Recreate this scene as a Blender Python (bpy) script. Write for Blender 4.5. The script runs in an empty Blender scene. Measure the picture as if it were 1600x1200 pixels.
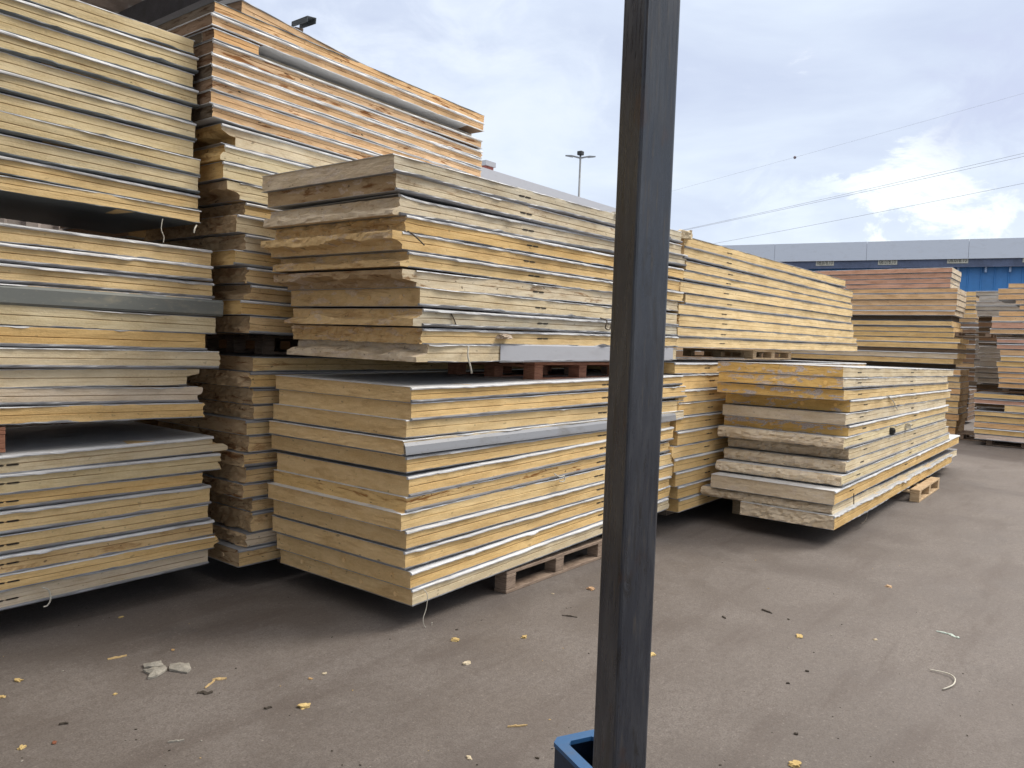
import bpy, bmesh, math, random
from mathutils import Vector, Matrix, noise
random.seed(7)
S = bpy.context.scene
COL = S.collection
R = math.radians

# ------------------------------------------------------------------ camera
F_PX, CAM_H = 1220.0, 1.6
yaw, pit, rol = R(37.9), R(3.05), R(2.0)
f0 = Vector((math.cos(yaw), math.sin(yaw), 0)); r0 = Vector((math.sin(yaw), -math.cos(yaw), 0)); zz = Vector((0, 0, 1))
FW = f0*math.cos(pit) - zz*math.sin(pit)
u0 = zz*math.cos(pit) + f0*math.sin(pit)
RT = r0*math.cos(rol) + u0*math.sin(rol)
UP = u0*math.cos(rol) - r0*math.sin(rol)
CP = Vector((0, 0, CAM_H))
cd = bpy.data.cameras.new('camera'); cam = bpy.data.objects.new('camera', cd); COL.objects.link(cam)
cd.sensor_width = 36; cd.lens = 36*F_PX/1600; cd.clip_start = 0.05; cd.clip_end = 3000
M = Matrix((RT, UP, -FW)).transposed().to_4x4(); M.translation = CP
cam.matrix_world = M
S.camera = cam
# survey helpers: where a sight line of the measured photograph meets a real plane
def ray(x, y): return FW + RT*((x-800)/F_PX) - UP*((y-600)/F_PX)
def onV(x, y, v): d = ray(x, y); return CP + d*(v/d.y)
def onU(x, y, u): d = ray(x, y); return CP + d*(u/d.x)
def onZ(x, y, z=0.0): d = ray(x, y); return CP + d*((z-CAM_H)/d.z)
def atD(x, y, dep): return CP + ray(x, y)*dep

# ------------------------------------------------------------------ light
S.view_settings.view_transform = 'Standard'; S.view_settings.look = 'None'
S.view_settings.gamma = 1; S.view_settings.exposure = 0.42
SUN_EL, SUN_AZ = R(48), R(-35)            # azimuth measured from +X towards +Y
sd = Vector((math.cos(SUN_EL)*math.cos(SUN_AZ), math.cos(SUN_EL)*math.sin(SUN_AZ), math.sin(SUN_EL)))
ld = bpy.data.lights.new('sun', 'SUN'); ld.energy = 1.9; ld.angle = R(20); ld.color = (1.0, 0.93, 0.83)
sun = bpy.data.objects.new('sun', ld); COL.objects.link(sun)
sun.rotation_euler = (-sd).to_track_quat('-Z', 'Y').to_euler(); sun.location = (0, 0, 30)

W = bpy.data.worlds.new('World'); S.world = W; W.use_nodes = True
nt = W.node_tree; nt.nodes.clear(); N = nt.nodes.new; LK = nt.links.new
out = N('ShaderNodeOutputWorld'); bg = N('ShaderNodeBackground'); bg.inputs['Strength'].default_value = 0.1
LK(bg.outputs[0], out.inputs[0])
sky = N('ShaderNodeTexSky'); sky.sky_type = 'NISHITA'; sky.sun_disc = False
sky.sun_elevation = SUN_EL; sky.sun_rotation = math.pi/2 - SUN_AZ
tc = N('ShaderNodeTexCoord')
def mathn(op, a, b=None, clamp=False):
    m = N('ShaderNodeMath'); m.operation = op; m.use_clamp = clamp
    for i, v in enumerate((a, b)):
        if v is None: continue
        if isinstance(v, (int, float)): m.inputs[i].default_value = v
        else: LK(v, m.inputs[i])
    return m.outputs[0]
def wnoise(scale, stretch, detail=8, rough=.55, off=(0, 0, 0), dist=0.0):
    mp = N('ShaderNodeMapping'); mp.inputs['Scale'].default_value = stretch; mp.inputs['Location'].default_value = off
    LK(tc.outputs['Generated'], mp.inputs[0])
    n = N('ShaderNodeTexNoise'); n.inputs['Scale'].default_value = scale; n.inputs['Detail'].default_value = detail
    n.inputs['Roughness'].default_value = rough; n.inputs['Distortion'].default_value = dist
    LK(mp.outputs[0], n.inputs['Vector']); return n.outputs[0]
def ramp(fac, stops):
    r = N('ShaderNodeValToRGB'); e = r.color_ramp.elements
    while len(e) < len(stops): e.new(.5)
    for i, (p, c) in enumerate(stops): e[i].position = p; e[i].color = (*c, 1)
    LK(fac, r.inputs[0]); return r.outputs[0]
def mixc(fac, a, b):
    m = N('ShaderNodeMix'); m.data_type = 'RGBA'
    for i, v in ((0, fac), (6, a), (7, b)):
        if isinstance(v, (int, float)): m.inputs[i].default_value = v
        elif isinstance(v, tuple): m.inputs[i].default_value = (*v, 1)
        else: LK(v, m.inputs[i])
    return m.outputs[2]
cl = wnoise(2.6, (1, 1, 3.2), 12, .56, (3.1, .4, .7), .35)
base = ramp(cl, [(.30, (4.9, 5.5, 6.9)), (.44, (5.5, 6.15, 7.4)), (.55, (6.1, 6.8, 7.8)), (.70, (6.9, 7.4, 8.1))])
def blob(px, py, size):
    d0 = ray(px, py).normalized()
    vm = N('ShaderNodeVectorMath'); vm.operation = 'DISTANCE'; LK(tc.outputs['Generated'], vm.inputs[0]); vm.inputs[1].default_value = d0
    mr = N('ShaderNodeMapRange'); mr.interpolation_type = 'SMOOTHSTEP'
    mr.inputs[1].default_value = size; mr.inputs[2].default_value = 0.0; mr.inputs[3].default_value = 0; mr.inputs[4].default_value = 1
    LK(vm.outputs['Value'], mr.inputs[0]); return mr.outputs[0]
puff = wnoise(9, (1, 1, 1.7), 12, .62, (.3, 1.2, 2.4), .5)
def cloudmask(px, py, size, lo, hi):
    m = mathn('ADD', mathn('MULTIPLY', blob(px, py, size), .34), puff)
    mr = N('ShaderNodeMapRange'); mr.inputs[1].default_value = lo; mr.inputs[2].default_value = hi; mr.interpolation_type = 'SMOOTHSTEP'
    LK(m, mr.inputs[0]); return mr.outputs[0]
c1 = mixc(cloudmask(1425, 338, .21, .70, .80), base, (8.2, 8.7, 8.8))
c2 = mixc(cloudmask(1250, 350, .16, .70, .90), c1, (6.6, 7.3, 8.3))
c3 = mixc(cloudmask(1570, 150, .18, .60, .95), c2, (4.9, 5.4, 6.9))
c3 = mixc(cloudmask(700, 120, .35, .62, 1.0), c3, (6.7, 7.3, 8.3))
# overcast skies are brighter overhead
sep = N('ShaderNodeSeparateXYZ'); LK(tc.outputs['Generated'], sep.inputs[0])
zen = N('ShaderNodeMapRange'); zen.interpolation_type = 'SMOOTHSTEP'
zen.inputs[1].default_value = .35; zen.inputs[2].default_value = 1.0; zen.inputs[3].default_value = 1.0; zen.inputs[4].default_value = 2.3
LK(sep.outputs[2], zen.inputs[0])
cs = N('ShaderNodeVectorMath'); cs.operation = 'SCALE'; LK(c3, cs.inputs[0]); LK(zen.outputs[0], cs.inputs['Scale'])
zw = N('ShaderNodeMapRange'); zw.interpolation_type = 'SMOOTHSTEP'   # the cloud deck overhead is whiter than the horizon
zw.inputs[1].default_value = .40; zw.inputs[2].default_value = .75; zw.inputs[3].default_value = 0.0; zw.inputs[4].default_value = .85
LK(sep.outputs[2], zw.inputs[0])
cw = mixc(zw.outputs[0], cs.outputs[0], (15.0, 14.2, 13.4))
fin = mixc(.06, cw, sky.outputs[0]); LK(fin, bg.inputs['Color'])

# ------------------------------------------------------------------ materials
def newmat(name):
    m = bpy.data.materials.new(name); m.use_nodes = True
    t = m.node_tree; b = t.nodes['Principled BSDF']
    return m, t, b
class G:                                   # tiny node-graph helper
    def __init__(s, t): s.t = t
    def n(s, typ, **k):
        x = s.t.nodes.new(typ)
        for a, v in k.items(): setattr(x, a, v)
        return x
    def put(s, sock, v):
        if isinstance(v, (int, float)): sock.default_value = v
        elif isinstance(v, tuple): sock.default_value = (*v, 1) if (len(v) == 3 and sock.type == 'RGBA') else v
        else: s.t.links.new(v, sock)
    def noise(s, vec, scale, detail=4, rough=.5, dist=0.0):
        x = s.n('ShaderNodeTexNoise'); s.put(x.inputs['Vector'], vec)
        for k, v in (('Scale', scale), ('Detail', detail), ('Roughness', rough), ('Distortion', dist)): x.inputs[k].default_value = v
        return x.outputs[0]
    def m(s, op, a, b=None, clamp=False):
        x = s.n('ShaderNodeMath', operation=op, use_clamp=clamp); s.put(x.inputs[0], a)
        if b is not None: s.put(x.inputs[1], b)
        return x.outputs[0]
    def rng(s, v, a, b, c=0.0, d=1.0):
        x = s.n('ShaderNodeMapRange', interpolation_type='SMOOTHSTEP')
        for i, q in enumerate((v, a, b, c, d)): s.put(x.inputs[i], q)
        return x.outputs[0]
    def mix(s, f, a, b, mode='MIX'):
        x = s.n('ShaderNodeMix', data_type='RGBA', blend_type=mode)
        s.put(x.inputs[0], f); s.put(x.inputs[6], a); s.put(x.inputs[7], b); return x.outputs[2]
    def mp(s, vec, sc, loc=(0, 0, 0)):
        x = s.n('ShaderNodeMapping'); s.put(x.inputs[0], vec); x.inputs['Scale'].default_value = sc; x.inputs['Location'].default_value = loc
        return x.outputs[0]
    def bump(s, h, strength, dist, b):
        x = s.n('ShaderNodeBump'); x.inputs['Strength'].default_value = strength; x.inputs['Distance'].default_value = dist
        s.put(x.inputs['Height'], h); s.put(b.inputs['Normal'], x.outputs[0])
def foam_material():
    m, t, b = newmat('rigid_foam'); g = G(t)
    col = g.n('ShaderNodeAttribute', attribute_name='Col').outputs['Color']
    fx = g.n('ShaderNodeAttribute', attribute_name='Fx').outputs['Color']
    sx = g.n('ShaderNodeSeparateColor'); g.put(sx.inputs[0], fx); stain, patch, isend = sx.outputs[0], sx.outputs[1], sx.outputs[2]
    uv = g.n('ShaderNodeUVMap', uv_map='UV').outputs[0]
    rnd = g.n('ShaderNodeObjectInfo').outputs['Random']
    cmb = g.n('ShaderNodeCombineXYZ'); g.put(cmb.inputs[2], g.m('MULTIPLY', rnd, 60.0))
    vv = g.n('ShaderNodeVectorMath', operation='ADD'); g.put(vv.inputs[0], uv); g.put(vv.inputs[1], cmb.outputs[0]); p = vv.outputs[0]
    su = g.n('ShaderNodeSeparateXYZ'); g.put(su.inputs[0], uv); u, v = su.outputs[0], su.outputs[1]
    # broad tone differences, streaks along the length, small pits
    big = g.noise(g.mp(p, (1.5, .42, 1)), 2.2, 6, .62)
    strk = g.noise(g.mp(p, (1.1, .50, 1)), 9.0, 8, .68, .6)
    fine = g.noise(g.mp(p, (1, .13, 1)), 75, 4, .65)
    c = g.mix(g.rng(big, .30, .70), g.mix(1.0, col, (.84, .80, .74), 'MULTIPLY'), g.mix(1.0, col, (1.10, 1.12, 1.16), 'MULTIPLY'))
    c = g.mix(g.rng(strk, .40, .72, 0, .36), c, g.mix(1.0, col, (.80, .70, .52), 'MULTIPLY'))
    c = g.mix(g.rng(fine, .35, .75, 0, .35), c, g.mix(1.0, col, (1.2, 1.2, 1.22), 'MULTIPLY'))
    front = g.m('SUBTRACT', 1.0, isend)
    # joint line of the two foam lifts: a thin brown seam, broken here and there
    wob = g.m('MULTIPLY', g.m('SUBTRACT', g.noise(g.mp(p, (1, 0, 1)), 3.0, 3), .5), .055)
    dv = g.m('ABSOLUTE', g.m('SUBTRACT', g.m('ADD', v, wob), .5))
    line = g.m('SUBTRACT', 1.0, g.rng(dv, .012, .034))
    gap = g.rng(g.noise(g.mp(p, (1, 0, 1), (9, 0, 0)), 2.4, 2), .40, .46)
    c = g.mix(g.m('MULTIPLY', g.m('MULTIPLY', line, gap), g.m('MULTIPLY', front, .6)), c, (.17, .08, .03))
    for pos, k in ((.27, .28), (.74, .25)):
        d2 = g.m('ABSOLUTE', g.m('SUBTRACT', g.m('ADD', v, g.m('MULTIPLY', wob, 1.5)), pos))
        l2 = g.m('SUBTRACT', 1.0, g.rng(d2, .008, .03))
        gp = g.rng(g.noise(g.mp(p, (1, 0, 1), (pos*40, 0, 0)), 3.0, 2), .48, .56)
        c = g.mix(g.m('MULTIPLY', g.m('MULTIPLY', l2, gp), g.m('MULTIPLY', front, k)), c, (.22, .12, .05))
    # brown water stains and dark dots, as strong as the panel's own wear
    s1 = g.rng(g.noise(g.mp(p, (.9, .42, 1), (4, 2, 0)), 5.0, 9, .66, .6), .52, .66)
    c = g.mix(g.m('MULTIPLY', s1, g.m('MULTIPLY', g.m('MULTIPLY', stain, stain), .95), True), c, g.mix(1.0, col, (.40, .25, .15), 'MULTIPLY'))
    dots = g.rng(g.noise(g.mp(p, (1, .16, 1), (1, 8, 0)), 26, 2, .5), .68, .74)
    c = g.mix(g.m('MULTIPLY', dots, g.m('ADD', g.m('MULTIPLY', stain, .7), .12), True), c, (.07, .045, .03))
    # pale crusty residue on torn or glued ends
    s2 = g.rng(g.m('ADD', g.noise(g.mp(p, (1.0, .28, 1), (6, 5, 0)), 7.0, 8, .6, .5), g.m('MULTIPLY', patch, .07)), .575, .62)
    c = g.mix(g.m('MULTIPLY', s2, patch, True), c, g.mix(g.rng(fine, .3, .7), (.46, .37, .33), (.72, .66, .62)))
    g.put(b.inputs['Base Color'], c); b.inputs['Roughness'].default_value = .93; b.inputs['Specular IOR Level'].default_value = .25
    h = g.m('ADD', g.m('MULTIPLY', fine, .5), g.m('ADD', g.m('MULTIPLY', strk, .7), g.m('MULTIPLY', g.noise(g.mp(p, (1, .3, 1)), 22, 5), g.m('ADD', .35, isend))))
    g.bump(h, .6, .006, b)
    return m
def metal_material(name, colr, rough, dirt, dcol=(.16, .14, .11)):
    m, t, b = newmat(name); g = G(t)
    p = g.n('ShaderNodeTexCoord').outputs['Object']; rnd = g.n('ShaderNodeObjectInfo').outputs['Random']
    cmb = g.n('ShaderNodeCombineXYZ'); g.put(cmb.inputs[2], g.m('MULTIPLY', rnd, 50.0))
    vv = g.n('ShaderNodeVectorMath', operation='ADD'); g.put(vv.inputs[0], p); g.put(vv.inputs[1], cmb.outputs[0]); p = vv.outputs[0]
    tone = g.rng(rnd, 0.0, 1.0, .78, 1.08)
    cc = g.n('ShaderNodeVectorMath', operation='SCALE'); cc.inputs[0].default_value = colr; g.put(cc.inputs['Scale'], tone)
    n1 = g.rng(g.noise(g.mp(p, (1, 3, 3)), 3.0, 8, .65, .3), .50, .74, 0, dirt)
    n2 = g.rng(g.noise(g.mp(p, (2, 6, 6)), 14.0, 4, .6), .60, .72, 0, dirt*.8)
    c = g.mix(g.m('MAXIMUM', n1, n2), cc.outputs[0], dcol)
    g.put(b.inputs['Base Color'], c); b.inputs['Metallic'].default_value = 0.0
    g.put(b.inputs['Roughness'], g.rng(n1, 0, 1, rough, rough+.3))
    g.bump(g.noise(g.mp(p, (1, 4, 4)), 10, 3), .15, .004, b)
    return m
def wood_material(name, a, b2):
    m, t, b = newmat(name); g = G(t)
    p = g.n('ShaderNodeTexCoord').outputs['Object']; rnd = g.n('ShaderNodeObjectInfo').outputs['Random']
    cmb = g.n('ShaderNodeCombineXYZ'); g.put(cmb.inputs[1], g.m('MULTIPLY', rnd, 30.0)); g.put(cmb.inputs[0], g.m('MULTIPLY', rnd, 17.0))
    vv = g.n('ShaderNodeVectorMath', operation='ADD'); g.put(vv.inputs[0], p); g.put(vv.inputs[1], cmb.outputs[0]); p = vv.outputs[0]
    gr = g.noise(g.mp(p, (2, 2, 18)), 6, 7, .6, .8)
    kn = g.noise(p, 9, 4, .6)
    c = g.mix(g.rng(gr, .35, .68), a, b2); c = g.mix(g.rng(kn, .58, .74, 0, .6), c, (b2[0]*.45, b2[1]*.42, b2[2]*.42))
    c = g.mix(g.rng(rnd, 0, 1, 0, .25), c, (b2[0]*.6, b2[1]*.6, b2[2]*.6))
    g.put(b.inputs['Base Color'], c); b.inputs['Roughness'].default_value = .85; g.bump(gr, .4, .003, b)
    return m
def plain(name, c, rough=.6, metal=0.0, var=.25, scale=6.0, bumpd=.002):
    m, t, b = newmat(name); g = G(t); p = g.n('ShaderNodeTexCoord').outputs['Object']
    n1 = g.noise(p, scale, 7, .62); n2 = g.noise(p, scale*9, 4, .6)
    f = g.m('ADD', g.m('MULTIPLY', n1, .6), g.m('MULTIPLY', n2, .4))
    cc = g.mix(g.rng(f, .32, .68), tuple(x*(1-var) for x in c), tuple(min(1, x*(1+var)) for x in c))
    g.put(b.inputs['Base Color'], cc); b.inputs['Roughness'].default_value = rough; b.inputs['Metallic'].default_value = metal
    g.bump(n2, .3, bumpd, b); return m
FOAM = foam_material()
WHT = metal_material('white_coated_steel', (.62, .63, .64), .45, .6, (.26, .23, .18))
GRY = metal_material('grey_coated_steel', (.27, .28, .30), .42, .6, (.14, .13, .11))
DGR = metal_material('dark_grey_coated_steel', (.13, .15, .16), .45, .45, (.20, .19, .15))
FLS = metal_material('pale_grey_folded_steel', (.44, .45, .48), .45, .15)
OLD = metal_material('weathered_green_grey_steel', (.20, .215, .20), .55, .9, (.33, .31, .24))
WOOD = wood_material('weathered_pallet_wood', (.36, .27, .20), (.20, .14, .10))
WOODR = wood_material('reddish_pallet_wood', (.42, .20, .12), (.24, .10, .06))
WOODY = wood_material('fresh_pallet_wood', (.62, .46, .28), (.42, .28, .15))
BLACK = plain('black_plastic', (.012, .013, .013), .5)
SLOT = plain('slot_shade_inlay', (.03, .022, .016), .9)  # near-black stand-in for the shade inside the slots
CORD = plain('pale_binding_cord', (.55, .52, .44), .7)
DARKCORD = plain('dark_binding_cord', (.09, .07, .05), .8)

# ------------------------------------------------------------------ object helpers
def tag(o, label=None, cat=None, group=None, kind=None):
    if label: o['label'] = label
    if cat: o['category'] = cat
    if group: o['group'] = group
    if kind: o['kind'] = kind
    return o
def empty(name, loc=(0, 0, 0), rot=(0, 0, 0)):
    o = bpy.data.objects.new(name, None); COL.objects.link(o); o.location = loc; o.rotation_euler = rot
    o.empty_display_size = .1; return o
def link(name, me, mat, parent=None, loc=None, rot=None):
    o = bpy.data.objects.new(name, me); COL.objects.link(o)
    if mat is not None and not me.materials:
        for q in (mat if isinstance(mat, (list, tuple)) else [mat]): me.materials.append(q)
    if parent is not None: o.parent = parent
    if loc is not None: o.location = loc
    if rot is not None: o.rotation_euler = rot
    return o
def mesh(name, verts, faces, smooth=False):
    me = bpy.data.meshes.new(name); me.from_pydata(verts, [], faces); me.update()
    bm = bmesh.new(); bm.from_mesh(me); bmesh.ops.recalc_face_normals(bm, faces=bm.faces); bm.to_mesh(me); bm.free()
    if smooth: me.shade_smooth()
    return me
class MB:
    def __init__(s): s.bm = bmesh.new()
    def box(s, a, b, mi=0, mat=None):
        a = Vector(a); b = Vector(b); c = (a+b)/2; d = b-a
        g = bmesh.ops.create_cube(s.bm, size=1.0)
        Mx = Matrix.Translation(c) @ Matrix.Diagonal((d.x, d.y, d.z, 1))
        bmesh.ops.transform(s.bm, matrix=(mat @ Mx if mat else Mx), verts=g['verts'])
        for v in g['verts']:
            for f in v.link_faces: f.material_index = mi
        return s
    def tube(s, pts, r, n=8, mi=0, r2=None):
        pts = [Vector(p) for p in pts]; rings = []
        for i, p in enumerate(pts):
            t = (pts[min(i+1, len(pts)-1)] - pts[max(i-1, 0)]).normalized()
            a = t.orthogonal().normalized(); b = t.cross(a)
            if i and rings:
                pa = (rings[-1][0].co - pts[i-1]); pa = (pa - t*pa.dot(t))
                if pa.length > 1e-9: a = pa.normalized(); b = t.cross(a)
            rr = r if r2 is None else r + (r2-r)*i/(len(pts)-1)
            rings.append([s.bm.verts.new(p + (a*math.cos(6.2832*k/n) + b*math.sin(6.2832*k/n))*rr) for k in range(n)])
        for i in range(len(rings)-1):
            for k in range(n):
                f = s.bm.faces.new((rings[i][k], rings[i][(k+1) % n], rings[i+1][(k+1) % n], rings[i+1][k])); f.material_index = mi
        for q in (rings[0][::-1], rings[-1]):
            f = s.bm.faces.new(q); f.material_index = mi
        return s
    def prism(s, poly, h0, h1, axis='z', mi=0):
        def P(a, b, h): return {'z': (a, b, h), 'x': (h, a, b), 'y': (a, h, b)}[axis]
        lo = [s.bm.verts.new(P(a, b, h0)) for a, b in poly]; hi = [s.bm.verts.new(P(a, b, h1)) for a, b in poly]
        n = len(poly); fs = [s.bm.faces.new(lo[::-1]), s.bm.faces.new(hi)]
        for k in range(n): fs.append(s.bm.faces.new((lo[k], lo[(k+1) % n], hi[(k+1) % n], hi[k])))
        for f in fs: f.material_index = mi
        return s
    def bevel(s, w, seg=1):
        bmesh.ops.bevel(s.bm, geom=list(s.bm.edges), offset=w, segments=seg, affect='EDGES', profile=.6); return s
    def build(s, name, mat, parent=None, loc=None, rot=None, smooth=False):
        me = bpy.data.meshes.new(name); bmesh.ops.recalc_face_normals(s.bm, faces=s.bm.faces); s.bm.to_mesh(me); s.bm.free()
        if smooth: me.shade_smooth()
        return link(name, me, mat, parent, loc, rot)

def fb(x, y, z, o=3):
    return noise.fractal(Vector((x, y, z)), 1.0, 2.0, o)
def lin(a, b, t): return tuple(a[i]+(b[i]-a[i])*t for i in range(3))

# ------------------------------------------------------------------ foam colours (base colours)
C = dict(
 cream=(.68, .58, .40), pale=(.68, .58, .37), gcream=(.60, .54, .41), yel=(.73, .51, .23), yelc=(.72, .54, .28),
 gold=(.66, .45, .19), org=(.70, .44, .22), orgp=(.67, .45, .25), red=(.58, .34, .24), tan=(.69, .50, .26), tand=(.44, .32, .19),
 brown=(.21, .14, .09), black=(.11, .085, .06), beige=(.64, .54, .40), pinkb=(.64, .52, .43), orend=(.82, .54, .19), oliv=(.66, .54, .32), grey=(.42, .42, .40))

# ------------------------------------------------------------------ the insulated panel
def set_attrs(me, uv, col, fx):
    me.uv_layers.new(name='UV'); me.color_attributes.new('Col', 'FLOAT_COLOR', 'CORNER'); me.color_attributes.new('Fx', 'FLOAT_COLOR', 'CORNER')
    me.uv_layers['UV'].data.foreach_set('uv', uv)
    me.color_attributes['Col'].data.foreach_set('color', col); me.color_attributes['Fx'].data.foreach_set('color', fx)
def foam_core(L, Wd, t, seed, ends='cc', colf=C['cream'], cole=C['tan'], stain=.3, patch=0.0, lap=0.05, rough=.03, res=1.0, zc=.5, front_wave=.002):
    """box of rigid foam; the long face is y=0, the cut ends are x=0 and x=L"""
    zs = [0, .1, .28, .46, .5, .54, .72, .9, 1.0]
    if res < .5: zs = [0, .5, 1.0]
    elif res < .9: zs = [0, .25, .48, .52, .75, 1.0]
    nz = len(zs)
    ny = max(3, int(Wd/.022*res)); nx = max(4, int(L/.09*res))
    V = []; Fc = []; uvs = []; cf = []; fxs = []
    tz = t-.0036; z0 = .0018
    def disp(kind, y, zf, s):
        d = .0035*fb(y*14+s, zf*5, s*3.3)
        if kind == 'c': return d
        yy = y*7+s
        edge = zc + .22*fb(yy*.6, 1.7, s, 3)
        if kind == 'l':                                   # lower half sticks out
            d -= lap*min(1, max(0, (edge-zf)/.10+.5)); a = .35
        elif kind == 'u':
            d -= lap*min(1, max(0, (zf-edge)/.10+.5)); a = .35
        elif kind == 'b':                                 # bulging broken belly
            d -= lap*math.sqrt(max(0, 1-(2*zf-1)**2))*(.8+.3*fb(yy*.5, 0, s)); a = .7
        else: a = 1.0
        n1 = fb(yy*1.3, zf*2.6, s, 4); n2 = fb(yy*4.0, zf*6, s+5, 3)
        d -= rough*a*(abs(n1)*1.5 + .5*n2 + .25)
        if kind in 'tb' and n1 > .28: d += rough*.8
        return d
    s0 = seed*3.17
    cols = []
    # x=0 end grid: columns y=W .. 0, then front grid 0..L, then x=L end grid 0..W
    for j in range(ny+1):
        y = Wd*(1-j/ny); cols.append(('e0', y))
    for i in range(1, nx): cols.append(('f', L*i/nx))
    for j in range(ny+1):
        y = Wd*j/ny; cols.append(('e1', y))
    for kind, q in cols:
        for zf in zs:
            zw = z0+tz*zf
            if kind == 'e0':
                x = disp(ends[0], q, zf, s0); y = q
                if ends[0] != 'c': zw += .10*t*fb(q*9+s0, zf*3, 2.2)*(1 if 0 < zf < 1 else 0)
            elif kind == 'e1':
                x = L-disp(ends[1], q, zf, s0+50); y = q
            else:
                x = q; y = front_wave*fb(q*3, zf*3, s0) + (.004 if zf == .5 and res >= .5 else 0)
            V.append((x, y, zw))
    nc = len(cols)
    def vid(c, k): return c*nz+k
    for c in range(nc-1):
        for k in range(nz-1):
            Fc.append((vid(c, k), vid(c+1, k), vid(c+1, k+1), vid(c, k+1)))
            ke = cols[c][0] if cols[c][0] != 'f' else 'f'
            nxt = cols[c+1][0]
            isf = (cols[c][0] == 'f' or nxt == 'f')
            q = []
            for cc, kk in ((c, k), (c+1, k), (c+1, k+1), (c, k+1)):
                if isf: q.append((V[vid(cc, kk)][0], zs[kk]))
                else: q.append((7.0+seed + (V[vid(cc, kk)][1] if cols[cc][0] == 'e0' else 3+V[vid(cc, kk)][1]), zs[kk]))
            uvs.append(q); cf.append(colf if isf else cole)
            if isf: fxs.append((stain, 0, 0))
            else: fxs.append((min(1, stain*1.2+.1), patch if cols[c][0] == 'e0' else patch*.5, 1))
    for k in range(nz-1):                                  # back face
        Fc.append((vid(nc-1, k), vid(0, k), vid(0, k+1), vid(nc-1, k+1))); uvs.append([(0, zs[k]), (L, zs[k]), (L, zs[k+1]), (0, zs[k+1])]); cf.append(colf); fxs.append((stain, 0, 0))
    for k in (0, nz-1):
        Fc.append(tuple(vid(c, k) for c in range(nc))); uvs.append([(V[vid(c, k)][0], V[vid(c, k)][1]) for c in range(nc)]); cf.append(cole); fxs.append((stain, 0, 1))
    me = bpy.data.meshes.new('foam_core'); me.from_pydata(V, [], Fc)
    a1 = []; a2 = []; a3 = []
    for pi, f_ in enumerate(Fc):
        for li in range(len(f_)): a1 += uvs[pi][li]; a2 += (*cf[pi], 1); a3 += (*fxs[pi], 1)
    set_attrs(me, a1, a2, a3)
    bm = bmesh.new(); bm.from_mesh(me); bmesh.ops.recalc_face_normals(bm, faces=bm.faces); bm.to_mesh(me); bm.free()
    return me
def skin_mesh(L, Wd, t, top, wide, seed, wave=.0025, x0=0.0, x1=0.0, res=1.0, curl=0.0):
    z0 = t-.0002 if top else .0002; s = 1 if top else -1
    if wide: prof = [(Wd, 0), (.0, 0), (-.009, -.0035), (-.0135, -.009), (-.013, -.0155), (0.001, -.018), (.003, -.0018), (Wd, -.0018)]
    else: prof = [(Wd, 0), (-.002, 0), (-.004, -.0015), (-.0042, -.0055), (.001, -.0065), (.002, -.0018), (Wd, -.0018)]
    n = len(prof); nx = max(3, int((L+x0+x1)/.032*res)); V = []; Fc = []
    for i in range(nx+1):
        x = -x0+(L+x0+x1)*i/nx
        d = wave*fb(x*2.1, seed*1.7, 3.3)*2 ; k = max(0, fb(x*5+seed, seed*.9, 1.1)-.45)*wave*14
        cu = curl*max(0, 1-(x+x0)/.22)**2
        for q, (y, dz) in enumerate(prof):
            fr = 0 if q in (0, n-1) else 1
            rg_ = wave*1.3*fb(x*11+seed, 4.4, q*.7)
            V.append((x, y+fr*(d*1.6-k*.5+rg_), z0+s*(dz+fr*(d*.5 - k*.35*(1 if 1 < q < n-1 else .3)))+s*cu*fr))
    for i in range(nx):
        for q in range(n):
            a = i*n+q; b = i*n+(q+1) % n; Fc.append((a, b, b+n, a+n))
    Fc.append(tuple(range(n))[::-1]); Fc.append(tuple(nx*n+q for q in range(n)))
    me = mesh('metal_skin', V, Fc)
    for p in me.polygons: p.use_smooth = len(p.vertices) == 4 and False
    return me
PC = [0]
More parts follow.
